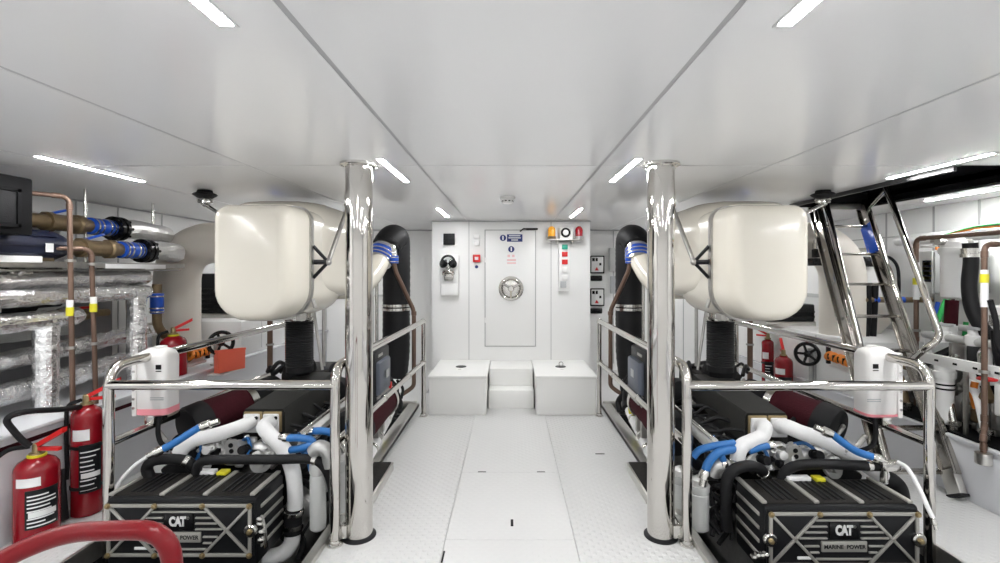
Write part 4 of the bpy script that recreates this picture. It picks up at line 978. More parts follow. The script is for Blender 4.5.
# end collar of the thick drop
t = tag(MB().lathe((-2.93, 3.03, .606), (0, 0, 1), [(0, .085), (.012, .088), (.022, .08)], 24).build('pipe_collar', 'white_plastic'), 'white collar where the thick foil drop meets the left ledge', 'collar')
t = thing('added_backing_panel', 'grey backing panel added on the left hull behind the foil pipes', 'panel', (-3.6, 3.0, .61))  # backing added to darken the gaps and what the foil reflects
MB().box(-3.69, -3.60, 1.4, 4.35, .607, 1.50, .01).build('panel', 'hull_grey', t)
for i in range(5):
    d_ = MB().box(-3.602, -3.585, 1.5 + .56 * i, 2.0 + .56 * i, .68, 1.42, .006).build('door', 'hull_grey', t); MB().box(-3.588, -3.57, 1.55 + .56 * i, 1.58 + .56 * i, .95, 1.12, .003).build('handle', 'black_gloss', d_)
# two copper pipes with yellow tags
def copper(name_lab, pts, r, tagz=None, grp='copper pipes', rad=.05, clips=()):
    p = bend(pts, rad, 6); a = V(min((V(q) for q in p), key=lambda q: q[2])); t = thing('copper_pipe', name_lab, 'pipe', a, grp)
    MB().tube(p, r, 14).build('pipe', 'copper', t)
    m = MB(); 
    for i in range(1, len(pts) - 1):
        b = V(pts[i])
        for q in (V(pts[i - 1]), V(pts[i + 1])):
            d = (q - b).normalized(); s_ = b + d * rad * 1.02; m.lathe(s_, d, [(-.01, r), (-.008, r * 1.2), (.03, r * 1.2), (.032, r)], 14)
    if len(m.bm.verts): m.build('pipe_union', 'copper', t)
    else: m.bm.free()
    if tagz:
        x, y, z0, z1, zy = tagz; 
        MB().lathe((x, y, z0), (0, 0, 1), [(0, r), (.001, r + .004), (z1 - z0, r + .004), (z1 - z0 + .001, r)], 16).build('sleeve', 'white_label', t)['label'] = 'white sleeve'
        MB().lathe((x, y, zy), (0, 0, 1), [(0, r), (.001, r + .006), (.055, r + .006), (.056, r)], 16).build('pipe_tag', 'yellow', t)['label'] = 'yellow tag'
    m = MB()
    for q in clips: m.lathe(q, (0, 0, 1), [(0, r), (.001, r + .012), (.018, r + .012), (.019, r)], 14)
    if clips: build_each(m, 'pipe_clip', 'dull_steel', t)
    else: m.bm.free()
    return t
ya, yb = 3.05, 3.18
copper('tall copper pipe bending along the ceiling, left one of the tagged pair', [(-3.3, 2.45, 1.975), (-2.80, 3.05, 1.965), (-2.75, ya - .03, .607)], .0145, (-2.778, ya - .02, 1.21, 1.31, 1.21), clips=((-2.79, ya - .005, 1.55), (-2.768, ya - .02, 1.0)))
copper('copper pipe with a rounded top elbow, right one of the tagged pair', [(-2.95, 3.05, 1.64), (-2.80, yb + .03, 1.64), (-2.76, yb + .02, .61)], .0145, (-2.777, yb + .02, 1.22, 1.32, 1.22), clips=((-2.788, yb + .02, 1.53), (-2.77, yb + .02, 1.0)))
# bronze valves with blue couplings, upper and lower row
def valve_line(x, z, ys, r, lab, pipe_end):
    y = ys
    t = thing('valve_assembly', lab, 'valve', (x, y, z), 'bronze valve lines')
    MB().lathe((x, y, z), (0, 1, 0), [(-.28, r * .9), (-.1, r * .9), (-.1, r * 1.25), (-.06, r * 1.25), (-.05, r * 1.05), (.12, r * 1.05), (.13, r * 1.3), (.17, r * 1.3), (.18, r * .9), (.26, r * .9)], 10).build('valve_body', 'bronze', t)
    MB().lathe((x, y + .24, z), (0, 1, 0), [(0, r), (.003, r * 1.15), (.20, r * 1.15), (.203, r)], 20).build('hose_sleeve', 'blue_silicone', t)
    m = MB()
    for q in (.02, .06, .13, .17): m.lathe((x, y + .24 + q, z), (0, 1, 0), [(0, r * 1.15), (.001, r * 1.2), (.014, r * 1.2), (.015, r * 1.15)], 20)
    build_each(m, 'hose_clamp', 'steel', t)
    m = MB()
    for q in (.45, .50): m.lathe((x, y + q, z), (0, 1, 0), [(0, r), (.0, r * 1.75), (.03, r * 1.75), (.03, r)], 20)
    for i in range(8): a = 2 * PI * i / 8; m.cyl((x + r * 1.45 * math.cos(a), y + .43, z + r * 1.45 * math.sin(a)), (x + r * 1.45 * math.cos(a), y + .56, z + r * 1.45 * math.sin(a)), .012, n=6)
    m.build('flange', 'black_gloss', t)
    foil(smooth([(x, y + .53, z), (x - .02, y + .7, z + .01), (x - .03, y + .9, z), (x - .05, y + pipe_end, z - .01)]), [r * q for q in ()] or r * 1.45, 'foil_soft', 'lagged_end', '', t, .05, 5)
    MB().obox((x, y + .02, z + r * 1.5), (.03, .16, .014), Matrix.Rotation(.3, 3, 'X'), .004).build('valve_lever', 'blue_silicone', t)
valve_line(-3.15, 1.83, 3.35, .055, 'upper bronze valve with blue coupling under the ceiling', 1.1)
valve_line(-2.98, 1.655, 3.42, .055, 'lower bronze valve with blue coupling and black flange', .85)
valve_line(-3.25, 1.82, 2.55, .05, 'bronze valve nearest the black cabinet, half hidden behind the copper pipe', .62)
# pump motor, black cabinet
t = thing('pump_motor', 'dark navy cylindrical motor beside the black cabinet', 'motor', (-3.02, 3.0, 1.58))
MB().lathe((-3.0, 2.45, 1.655), (0, 1, 0), [(0, .07), (.02, .095), (.68, .095), (.74, .075), (.82, .035)], 22).build('motor_body', 'navy', t)
m = MB()
for i in range(10): a = PI * i / 5; m.obox((-3.0 + .097 * math.cos(a), 2.8, 1.655 + .097 * math.sin(a)), (.012, .58, .012), Matrix.Rotation(-a, 3, 'Y'))
build_each(m, 'cooling_fin', 'navy', t)
MB().obox((-2.897, 3.02, 1.64), (.006, .05, .055), None, .001).build('label_plate', 'white_label', t)
MB().box(-3.16, -2.94, 2.5, 3.1, 1.555, 1.578, .004).build('base_plate', 'bronze', t)
t = thing('black_cabinet', 'black cabinet with dark recessed window in the upper left corner', 'cabinet', (-3.12, 2.35, 1.70))
MB().box(-3.4, -2.78, 1.75, 2.80, 1.70, 2.03, .012).build('casing', 'cabinet_black', t)
MB().box(-2.785, -2.774, 2.42, 2.70, 1.76, 1.94, .004).build('window', 'black_matt', t)
m = MB(); m.box(-2.79, -2.768, 2.40, 2.42, 1.74, 1.96); m.box(-2.79, -2.768, 2.70, 2.72, 1.74, 1.96); m.box(-2.79, -2.768, 2.40, 2.72, 1.94, 1.96); m.box(-2.79, -2.768, 2.40, 2.72, 1.74, 1.76); m.build('window_frame', 'cabinet_black', t)
# shelf tray with equipment under the valves
t = thing('cable_tray', 'grey steel tray under the bronze valves', 'tray', (-3.1, 3.2, 1.52))
MB().box(-3.4, -2.92, 1.8, 4.3, 1.528, 1.54, .003).build('tray_plate', 'dull_steel', t)
MB().box(-2.924, -2.912, 1.8, 4.3, 1.515, 1.555, .002).build('tray_lip', 'dull_steel', t)
MB().box(-3.4, -2.94, 1.8, 4.3, 1.492, 1.504, .003).build('lower_rail', 'dull_steel', t)
for y in (2.6, 3.5, 4.3): MB().box(-3.69, -3.28, y - .02, y + .02, 1.48, 1.525, .003).build('bracket', 'dull_steel', t)
tag(MB().box(-2.95, -2.90, 2.40, 2.98, 1.545, 1.585, .004).build('equipment_label', 'white_label'), 'long white panel at the left edge below the black cabinet', 'panel')
tag(MB().box(-2.911, -2.904, 3.45, 4.05, 1.51, 1.545, .002).build('marker_strip', 'white_label'), 'cream marker strip on the tray lip right of the copper pipes', 'strip')
m = MB().tube(smooth([W(0, 262, 2.9), W(6, 254, 2.88), W(16, 252, 2.88), W(21, 258, 2.9), W(22, 272, 2.95)]), .017, 12); m.tube(smooth([W(-6, 262, 2.9), W(4, 268, 2.9), W(14, 273, 2.92), W(32, 273, 3.0)]), .012, 10)
tag(m.build('drain_pipe', 'steel'), 'thin looped steel pipe at the far left above the foil pipes', 'pipe')
m = MB(); 
m.bm.free()
for p, z0, z1, lab in (((-3.15, 3.56), 1.55, H, 'thin steel hanger rod through both bronze valve lines'), ((-3.2, 4.3), 1.9, H, 'short steel hanger rod above the far end of the upper foil pipe')):
    tag(MB().cyl((*p, z0), (*p, z1), .011).build('hanger_rod', 'steel'), lab, 'hanger')
# electric boxes low on the left hull
def ebox(x0, x1, y0, y1, z0, z1, lab, sw=True):
    t = thing('electrical_box', lab, 'electrical box', ((x0 + x1) / 2, (y0 + y1) / 2, z0), 'grey electrical boxes')
    MB().box(x0, x1, y0, y1, z0, z1, .01).build('casing', 'grey_box', t); MB().box(x1 - .002, x1 + .008, y0 + .03, y1 - .03, z0 + .03, z1 - .03, .004).build('cover', 'grey_box', t)
    if sw: MB().box(x1 + .007, x1 + .03, y1 - .14, y1 - .06, z0 + .05, z1 - .06, .006).build('switch', 'black_gloss', t)
ebox(-3.5, -3.12, 2.4, 2.95, 1.235, 1.34, 'grey box between the foil pipes at the left edge')
ebox(-3.5, -3.32, 2.6, 3.35, 1.02, 1.13, 'long blue grey box behind the thick foil drop', False)
ebox(-3.3, -2.95, 2.3, 2.78, .607, .78, 'grey box with black switches on the ledge at the left edge')
ebox(-3.6, -3.42, 3.3, 3.75, 1.0, 1.36, 'tall grey panel behind the foil pipes near the yellow tags', False)
t = thing('dark_motor', 'black motor between the upper foil pipes', 'motor', (-3.2, 3.05, 1.24))
MB().lathe((-3.27, 2.98, 1.265), (0, 1, 0), [(0, .045), (.03, .055), (.3, .055), (.33, .03), (.5, .03)], 18).build('motor_body', 'black_paint', t); MB().box(-3.34, -3.2, 3.02, 3.25, 1.2, 1.22).build('foot', 'dull_steel', t)
t = thing('red_valve', 'dark red hand lever valve behind the foil branch', 'valve', (-3.42, 3.95, 1.1))
MB().lathe((-3.44, 3.7, 1.14), (0, 1, 0), [(0, .03), (.1, .03), (.1, .045), (.2, .045), (.2, .03), (.4, .03)], 14).build('valve_body', 'bronze', t); MB().obox((-3.40, 3.85, 1.2), (.03, .2, .02), None, .004).build('lever', 'red_plastic', t)
# copper vertical with blue coupling before the cream duct
t = thing('hose_coupling', 'blue hose coupling above a copper bend beside the cream duct', 'coupling', (-3.0, 4.05, .75))
p = bend([(-3.0, 4.08, 1.38), (-3.0, 4.08, 1.02), (-2.96, 4.14, .92), (-2.93, 4.18, .85)], .08, 6); MB().tube(p, .036, 16).build('pipe', 'bronze', t)
MB().lathe((-3.0, 4.08, 1.13), (0, 0, 1), [(0, .036), (.003, .05), (.17, .05), (.173, .036)], 18).build('hose_sleeve', 'blue_silicone', t)
m = MB()
for q in (1.14, 1.17, 1.27): m.lathe((-3.0, 4.08, q), (0, 0, 1), [(0, .05), (.001, .0535), (.012, .0535), (.013, .05)], 18)
build_each(m, 'hose_clamp', 'steel', t); MB().lathe((-2.93, 4.18, .85), (.4, .5, -.8), [(0, .045), (.05, .05), (.10, .03), (.2, .03)], 14).build('valve_body', 'bronze', t)
# ---- further back on the left: handwheel, orange chain, orange box
def handwheel(x, y, z, nx, lab, r=.10):
    t = thing('hand_wheel', lab, 'handwheel', (x, y, z), 'black handwheels'); n = V(nx).normalized(); c = V((x, y, z))
    MB().torus(c, n, r, .017, 32).build('rim', 'black_gloss', t); a, b = frame(n); m = MB()
    for i in range(5):
        an = 2 * PI * i / 5; m.tube([c, c + (a * math.cos(an) + b * math.sin(an)) * r], .012, 8)
    m.build('spokes', 'black_gloss', t); MB().lathe(c + n * .02, -n, [(0, .015), (.01, .03), (.04, .03), (.05, .018), (.17, .018)], 16).build('hub', 'black_gloss', t)
    q = c - n * .15; zl = .607 if x < 0 else .391
    MB().lathe((q.x, q.y, zl), (0, 0, 1), [(0, .05), (.012, .05), (.014, .024), (z - zl - .04, .024), (z - zl - .035, .035), (z - zl + .035, .035), (z - zl + .04, .01)], 16).build('valve_stem', 'cast_grey', t)
handwheel(-2.66, 4.42, 1.5 - 73 * 4.42 / FPX, (.72, -.7, 0), 'black handwheel on the left locker beside the orange bin')
handwheel(2.86, 4.62, 1.5 - 84 * 4.62 / FPX, (-.72, -.7, 0), 'black handwheel on the right locker beside the orange coil')
def coil(pa, pb, lab, s):
    a, b = V(pa), V(pb); t = thing('rope_rack', lab, 'rope rack', (a + b) / 2 + V((0, 0, -.1)), 'orange rope racks'); d = (b - a)
    m = MB(); m.tube([a + V((s * .03, 0, -.10)), b + V((s * .03, 0, -.10))], .012, 8); m.hexa([a + V((s * .05, 0, -.12)), b + V((s * .05, 0, -.12)), b + V((s * .06, 0, -.12)), a + V((s * .06, 0, -.12))], [a + V((s * .05, 0, .09)), b + V((s * .05, 0, .09)), b + V((s * .06, 0, .09)), a + V((s * .06, 0, .09))]); m.build('back_board', 'white_plastic', t)
    n = 5
    for i in range(n):
        c = a + d * (i + .5) / n
        MB().torus(c, (d.normalized() + V((0, 0, .4 if i % 2 else -.4))), .030, .017, 16, 8).build('rope_coil', 'orange', t)
        if i: MB().obox(a + d * i / n - V((s * .02, 0, 0)), (.03, .02, .05), None, .004).build('retaining_clip', 'black_gloss', t)
    m = MB(); m.obox(a + V((s * .02, 0, 0)) - d * .04, (.03, .03, .16), None, .004); m.obox(b + V((s * .02, 0, 0)) + d * .04, (.03, .03, .16), None, .004); m.build('bracket', 'black_gloss', t)
coil(W(188, 356, 4.2), W(209, 350, 4.45), 'orange rope coil on a white board left of the left handwheel', -1)
coil(W(827, 355, 4.30), W(852, 363, 4.0), 'orange rope coil on a white board before the ladder', 1)
t = thing('orange_bin', 'bright red orange box mounted behind the left rail', 'box', (-2.72, 4.78, .60))
xq = -2.70
MB().hexa([W(219, 373.5, 4.30), W(245, 368, 4.62), W(241, 368, 4.72), W(214, 373, 4.40)], [W(218, 352, 4.30), W(245.5, 348.5, 4.62), W(241, 348.5, 4.72), W(214, 352, 4.40)]).build('box_body', 'red_orange', t)
MB().hexa([W(217.5, 353, 4.29), W(246, 349.5, 4.61), W(242, 349.5, 4.72), W(213, 353, 4.40)], [W(217.5, 350.5, 4.29), W(246, 347.5, 4.61), W(242, 347.5, 4.72), W(213, 350.5, 4.40)]).build('lid', 'red_orange', t)
MB().box(-2.75, -2.60, 4.36, 4.66, .54, .556).build('support_shelf', 'white_plastic', t)
# dark louvred units on the lockers
for s, lab in ((-1, 'black ventilation unit on the left locker behind the cream duct'), (1, 'black ventilation unit on the right locker behind the silencer')):
    zb = .97 if s < 0 else .88; x = 3.2 * s; y = 5.3
    t = thing('ventilation_unit', lab, 'ventilation unit', (x, y, zb), 'black ventilation units')
    MB().box(x - .34, x + .34, y, y + .5, zb + .05, 1.46 if s < 0 else 1.12, .02).build('casing', 'black_paint', t)
    MB().box(x - .38, x + .38, y - .03, y + .53, zb, zb + .05, .006).build('base_plate', 'steel_brushed', t)
    m = MB()
    for i in range(5 if s < 0 else 2): m.box(x - .30, x + .30, y - .012, y + .004, zb + .09 + i * .055, zb + .115 + i * .055, .004)
    m.build('louvres', 'black_gloss', t)
# copper stand pipes and conduit on the far wall
for s, x, lab in ((-1, -2.55, 'vertical copper pipe behind the left silencer near the black bellows'), (1, 2.55, 'vertical copper pipe behind the right silencer near the extinguishers')):
    copper(lab, [(x, 5.1, .012), (x, 5.1, 1.5), (x + .3 * s, 5.1, 1.5)], .028, None, 'copper stand pipes', clips=((x, 5.1, .7),))
for i, pts in enumerate(([(-3.3, 7.18, .99), (-3.3, 7.18, 1.25), (-3.05, 7.18, 1.25), (-3.05, 7.18, 1.1), (-2.8, 7.18, 1.1)], [(-2.75, 7.17, .3), (-2.75, 7.17, 1.14), (-2.35, 7.17, 1.14)], [(-2.2, 7.17, .3), (-2.2, 7.17, 1.12), (-1.7, 7.17, 1.12)])):
    tag(MB().tube(bend(pts, .03, 4), .014, 8).build('conduit', 'grey_box'), ('grey stepped conduit on the far left wall next to the hull', 'grey conduit bent over on the far left wall above the orange box', 'grey conduit on the far left wall behind the bellows')[i], 'conduit', 'grey conduits')
# ================================================================ RIGHT SIDE
RL = .39
copper('copper pipe with white sleeve and yellow tag behind the right ladder handrail', [(3.3, 2.4, 1.754), (3.3, 3.9, 1.754), (3.3, 3.9, .88), (3.3, 3.9, .391)], .0175, (3.3, 3.9, 1.26, 1.56, 1.38), 'right copper pipes', clips=((3.3, 3.9, 1.0),))
copper('copper pipe with white sleeve and yellow tag at the right edge, ending on the ledge', [(3.4, 3.0, 1.66), (2.94, 2.975, 1.66), (2.94, 2.975, .52), (2.925, 2.965, .47), (2.925, 2.965, .36)], .0155, (2.94, 2.975, 1.27, 1.50, 1.42), 'right copper pipes', clips=((2.94, 2.975, .86),))
t = tag(MB().lathe((2.925, 2.965, .30), (0, 0, 1), [(0, .035), (.004, .042), (.07, .042), (.074, .03)], 20).build('pipe_socket', 'steel_brushed'), 'steel socket on the right ledge face under the copper pipe', 'pipe fitting')
# wall cabinet with filter housing
t = thing('wall_cabinet', 'pale grey wall cabinet behind the white filter housing', 'cabinet', (3.75, 4.05, 1.30))
MB().box(3.5, 3.98, 3.98, 4.12, 1.30, 1.66, .01).build('casing', 'grey_box', t); MB().box(3.51, 3.97, 3.965, 3.98, 1.31, 1.65, .006).build('door', 'panel_grey', t)
m = MB()
for z in (1.42, 1.46, 1.50, 1.54): m.box(3.488, 3.502, 3.99, 4.05, z, z + .025, .002)
m.build('terminal', 'yellow', t); MB().box(3.488, 3.502, 3.99, 4.06, 1.40, 1.58).build('terminal_strip', 'black_matt', t); MB().box(3.52, 3.56, 3.96, 3.975, 1.665, 1.69).build('orange_tab', 'orange', t)
def filter_housing(x, y, z0, z1, r, lab, bracket=True, band=False):
    t = thing('filter_housing', lab, 'filter', (x, y, z0), 'white filter housings'); h = z1 - z0
    MB().lathe((x, y, z0), (0, 0, 1), [(0, r * .8), (.012, r * .97), (.03, r), (h * .72, r * 1.02), (h * .73, r * 1.05)], 28).build('bowl', 'white_plastic', t)
    MB().lathe((x, y, z0 + h * .73), (0, 0, 1), [(0, r * 1.1), (.01, r * 1.2), (.05, r * 1.2), (.055, r * 1.05), (h * .2, r * 1.05), (h * .22, r * .95), (h * .27, r * .8)], 28).build('head', 'white_plastic', t)
    if band:
        m = MB()
        for q in (.55, .62): m.lathe((x, y, z0 + h * q), (0, 0, 1), [(0, r), (.001, r * 1.06), (.012, r * 1.06), (.013, r)], 28)
        m.build('clamp_band', 'black_matt', t)
    if bracket:
        m = MB(); m.box(x - r * 1.3, x + r * 1.3, y + r * .5, y + r * 1.2, z1 - .03, z1 + .02, .004); m.cyl((x - r * 1.7, y, z1 - .03), (x + r * 1.7, y, z1 - .03), r * .3, n=12); m.build('bracket', 'dull_steel', t)
    MB().lathe((x, y, z0), (0, 0, -1), [(0, r * .3), (.03, r * .25), (.035, r * .15)], 12).build('drain_plug', 'steel', t)
filter_housing(3.42, 3.70, 1.28, 1.745, .078, 'tall white filter housing hanging high on the right wall')
filter_housing(3.04, 3.36, .43, .86, .055, 'white filter canister with black bands just behind the rail corner', False, True)
m = MB(); m.box(3.02, 3.3, 3.25, 3.5, .391, .40, .002); m.box(3.03, 3.05, 3.35, 3.45, .39, .5)
tag(m.build('filter_bracket', 'steel_brushed'), 'small steel bracket under the white filter canister', 'bracket')
# element below the filter housing
t = thing('hose_connection', 'dark maroon hose piece with white fittings under the white filter housing', 'hose', (3.36, 3.66, 1.0))
MB().tube([(3.36, 3.66, 1.08), (3.37, 3.66, 1.27)], .042, 18).build('hose', 'maroon', t)
MB().lathe((3.36, 3.66, .96), (0, 0, 1), [(0, .03), (.02, .04), (.05, .04), (.05, .036), (.08, .036), (.08, .042), (.13, .042)], 18).build('end_fitting', 'white_plastic', t)
def simple_hose(name, lab, pts, r, m, cat='hose', grp=None, fit=None):
    p = smooth([V(q) for q in pts], 7)
    if fit is None: return tag(MB().tube(p, r, 12).build(name, m), lab, cat, grp)
    t = thing(name, lab, cat, p[-1], grp); MB().tube(p, r, 14).build('hose', m, t)
    for (a, d) in fit: MB().lathe(a, d, [(0, r * .9), (.005, r * 1.25), (.03, r * 1.25), (.032, r * 1.1), (.07, r * 1.15), (.072, r * .8)], 14).build('end_fitting', 'steel', t)
    return t
simple_hose('black_hose', 'thick black hose with steel collar right of the white filter housing', [W(970, 243, 3.5), W(971, 262, 3.5), W(969, 285, 3.48), W(972, 308, 3.45), W(982, 328, 3.4), W(996, 343, 3.35)], .045, 'black_rubber', fit=[(W(969.5, 258, 3.5), (0, 0, 1))])
simple_hose('black_hose', 'black hose descending at the right edge near the white valve', [W(996, 330, 3.2), W(998, 350, 3.2), W(1003, 372, 3.2)], .03, 'black_rubber', fit=[(W(996, 326, 3.2), (0, 0, 1))])
for i, (pts, r, mk, lab) in enumerate((
    ([W(946, 300, 3.9), W(941, 312, 3.88), W(937, 325, 3.86), W(936, 336, 3.85)], .018, 'green', 'green hose under the wall cabinet, first from the ladder'),
    ([W(951, 300, 3.95), W(947, 312, 3.93), W(944, 325, 3.9), W(943, 336, 3.9)], .018, 'green', 'green hose under the wall cabinet, second from the ladder'),
    ([W(938, 302, 4.0), W(936, 311, 4.0), W(935, 318, 4.0)], .016, 'blue_silicone', 'short blue hose beside the green hoses'),
    ([W(966, 322, 3.75), W(965, 332, 3.75), W(963, 344, 3.75)], .017, 'green', 'green hose behind the thick black hose'),
    ([W(880, 262, 4.6), W(888, 257, 4.6), W(897, 266, 4.6), W(899, 285, 4.6), W(898, 305, 4.6)], .014, 'black_rubber', 'thin black cable looping behind the ladder side'),
    ([W(867, 283, 4.5), W(868, 310, 4.5), W(865, 345, 4.5)], .03, 'black_rubber', 'left one of two dark pipes seen between the ladder rungs'),
    ([W(875, 283, 4.5), W(874, 310, 4.5), W(872, 345, 4.5)], .03, 'black_rubber', 'right one of two dark pipes seen between the ladder rungs'),
    ([W(990, 300, 2.95), W(996, 322, 2.95), W(997, 342, 2.95), W(1003, 356, 2.95)], .016, 'black_rubber', 'thin black hose by the white regulator at the right edge'),
    ([W(954, 362, 3.3), W(964, 365, 3.3), W(971, 374, 3.3), W(976, 390, 3.3), W(977, 408, 3.3)], .022, 'white_plastic', 'pale curved hose leaving the white filter canister'),
    ([W(975, 382, 3.2), W(973, 394, 3.2), W(976, 408, 3.2)], .02, 'orange', 'short orange hose behind the right copper pipe'))):
    simple_hose('hose', lab, pts, r, mk)
# cables along the top right
for i, (mk, dz, lab) in enumerate((('green', .035, 'green cable along the top of the right wall'), ('orange', .02, 'orange cable along the top of the right wall'), ('white_plastic', .0, 'white cable along the top of the right wall'))):
    simple_hose('cable', lab, [(3.62, 4.0, 1.79), (3.6, 3.7, 1.80 + dz), (3.58, 3.3, 1.79 + dz * 1.3), (3.6, 2.6, 1.80 + dz)], .009, mk, 'cable', 'wall cables')
t = thing('lagged_pipe', 'silver pipe along the top of the right wall behind the ladder handrail', 'pipe', (3.75, 3.9, 1.74))
MB().tube(resample([(3.72, 2.2, 1.80), (3.72, 4.6, 1.78)], .03), .05, 18, jit=.02).build('pipe_run', 'foil_soft', t, sharp=80)
m = MB(); m.box(3.7, 3.99, 3.2, 3.23, 1.72, 1.735); m.box(3.7, 3.99, 4.3, 4.33, 1.70, 1.715); m.build('bracket', 'dull_steel', t)
tag(MB().cyl((2.85, 4.75, 1.70), (3.68, 4.75, 1.70), .018).build('cross_pipe', 'steel'), 'thin steel cross pipe behind the ladder at head height', 'pipe')
# white channel and valve manifold over the ledge
t = thing('support_channel', 'white perforated channel running along the right ledge', 'channel', (3.02, 3.3, .82))
MB().box(2.985, 3.0, 2.0, 3.5, .835, .90, .002).build('channel_web', 'white_plastic', t); m = MB(); m.box(2.985, 3.03, 2.0, 3.5, .896, .902); m.box(2.985, 3.03, 2.0, 3.5, .833, .839); m.build('channel_flange', 'white_plastic', t)
m = MB()
for i in range(10): y = 2.1 + i * .14; m.obox((2.984, y, .868), (.004, .03, .014), None, .001)
build_each(m, 'slot', 'black_matt', t)
for y in (2.5, 3.2): MB().box(3.03, 3.05, y - .012, y + .012, RL, .84, .002).build('support_leg', 'dull_steel', t)
t = thing('valve_manifold', 'white plastic valve manifold with round handles beyond the ladder handrail', 'manifold', (3.3, 3.5, .92))
m = MB(); m.tube([(3.3, 2.3, .99), (3.3, 3.82, .99)], .03, 16); m.tube([(3.44, 2.3, 1.06), (3.44, 3.9, 1.06)], .024, 16); build_each(m, 'header_pipe', 'pipe_grey', t)
for i in range(6):
    y = 2.5 + .23 * i
    b = MB().lathe((3.3, y, .96), (0, 0, 1), [(0, .04), (.02, .045), (.07, .045), (.08, .03), (.11, .03)], 16).build('valve', 'white_plastic', t)
    m = MB(); m.obox((3.3, y, 1.085), (.03, .12, .02), Matrix.Rotation(i * .7, 3, 'Z'), .005); m.build('handle', 'grey_plastic', b)
    if i % 2: MB().tube(bend([(3.3, y + .13, .96), (3.3, y + .13, .75), (3.5, y + .13, .7)], .05), .028, 14).build('branch', 'white_plastic', t)
for y in (2.42, 3.06, 3.6): MB().box(3.30, 3.40, y - .012, y + .012, RL, .955, .004).build('support_leg', 'dull_steel', t)
# pumps and motors on the ledge
def pump(x, y, z, r, L, lab, mk='black_paint', ax=(0, 1, 0), head='cast_alu'):
    t = thing('pump', lab, 'pump', (x, y, z - r - .02), 'pumps on the right ledge'); a = V(ax)
    MB().lathe((x, y, z), a, [(0, r * .8), (.02, r), (L * .55, r), (L * .6, r * .8), (L * .62, r * .5)], 22).build('motor', mk, t)
    MB().lathe(V((x, y, z)) + a * L * .6, a, [(0, r * .6), (.01, r * 1.15), (.06, r * 1.15), (.07, r * .8), (L * .35, r * .6)], 22).build('pump_head', head, t)
    MB().lathe(V((x, y, z)) + a * -.03, a, [(0, r * .6), (.005, r * .9), (.03, r * .9)], 18).build('fan_cover', 'grey_plastic', t)
    m = MB(); m.box(x - r * .8, x + r * .8, y + L * .1, y + L * .5, z - r - .02, z - r * .8, .004); m.build('foot', 'dull_steel', t)
    q = V((x, y, z)) + a * (L * .68); MB().tube(smooth([q, q + V((0, 0, r * 1.5)), q + V((.05, .05, r * 2.2)), q + V((.15, .08, r * 2.3))]), r * .35, 12).build('outlet', 'steel', t)
pump(3.22, 2.55, RL + .15, .11, .45, 'black pump with grey fan cover lowest at the right edge'); pump(3.28, 3.12, RL + .13, .10, .42, 'black pump on the ledge behind the right copper pipe', 'cast_grey'); pump(3.36, 3.66, RL + .14, .11, .42, 'black pump behind the white filter canister')
pump(3.62, 2.7, RL + .22, .13, .5, 'grey motor at the back of the right ledge', 'cast_grey'); pump(3.65, 3.35, RL + .2, .12, .5, 'dark motor at the back of the right ledge behind the other pumps')
t = thing('water_regulator', 'white regulator with steel body at the right edge', 'regulator', (3.12, 2.98, 1.2))
MB().lathe((3.12, 2.98, 1.13), (0, 0, 1), [(0, .02), (.01, .035), (.07, .035), (.075, .045), (.12, .045), (.13, .03)], 18).build('body', 'white_plastic', t); MB().lathe((3.12, 2.98, .9), (0, 0, 1), [(0, .018), (.16, .018), (.165, .028), (.23, .028)], 14).build('stem', 'steel', t)
t = thing('control_unit', 'small white control unit at the lower right edge with red details', 'control unit', (3.08, 2.9, .6))
MB().box(3.0, 3.14, 2.80, 2.98, .60, .80, .012).build('casing', 'white_plastic', t); m = MB(); m.lathe((3.05, 2.8, .66), (0, -1, 0), [(0, .016), (.02, .016)], 12); m.lathe((3.09, 2.8, .70), (0, -1, 0), [(0, .012), (.02, .012)], 12); build_each(m, 'indicator', 'red_lens', t); MB().tube([(3.07, 2.9, .39), (3.07, 2.9, .6)], .03, 12).build('stand', 'steel', t)
t = thing('back_panel', 'large white equipment panel on the right wall behind the black hose', 'panel', (3.9, 3.2, .9)); MB().box(3.9, 3.98, 2.2, 3.8, .95, 1.55, .01).build('casing', 'panel_grey', t); MB().box(3.893, 3.902, 2.9, 3.4, 1.02, 1.06).build('red_lettering_strip', 'red_plastic', t)
t = thing('fuse_box', 'white box with a red strip low behind the thick black hose', 'box', (3.55, 3.55, 1.0)); MB().box(3.46, 3.72, 3.42, 3.55, 1.0, 1.24, .012).build('casing', 'white_plastic', t); MB().box(3.49, 3.58, 3.412, 3.422, 1.035, 1.065).build('label_strip', 'red_plastic', t); MB().box(3.56, 3.64, 3.47, 3.53, .402, 1.0, .004).build('pedestal', 'dull_steel', t)
t = thing('air_dryer', 'grey cylinder with round cap seen between the ladder rungs', 'cylinder', (3.3, 4.9, .88)); MB().lathe((3.55, 4.75, .881), (0, 0, 1), [(0, .10), (.1, .17), (.28, .18), (.34, .14), (.36, .05)], 26).build('vessel', 'cream_duct', t)
m = MB()
for i in range(3): m.lathe((3.4 + .02 * i, 4.5, 1.22), (1, 0, 0), [(.1 * i, .03), (.1 * i + .05, .03)], 14)
m.build('blue_couplings', 'blue_silicone', t); MB().tube([(3.3, 4.5, 1.22), (3.95, 4.5, 1.22)], .027, 14).build('pipe', 'bronze', t)
t = thing('valve_cluster', 'black valve cluster on the wall between the ladder rails', 'valve', (3.45, 4.45, 1.3)); MB().obox((3.42, 4.6, 1.58), (.12, .1, .1), None, .02).build('valve_body', 'black_gloss', t); MB().box(3.34, 3.62, 4.62, 4.75, 1.2, 1.64, .02).build('casing', 'wall_panel', t); MB().tube([(3.48, 4.68, .881), (3.48, 4.68, 1.2)], .03, 12).build('pedestal', 'grey_box', t)
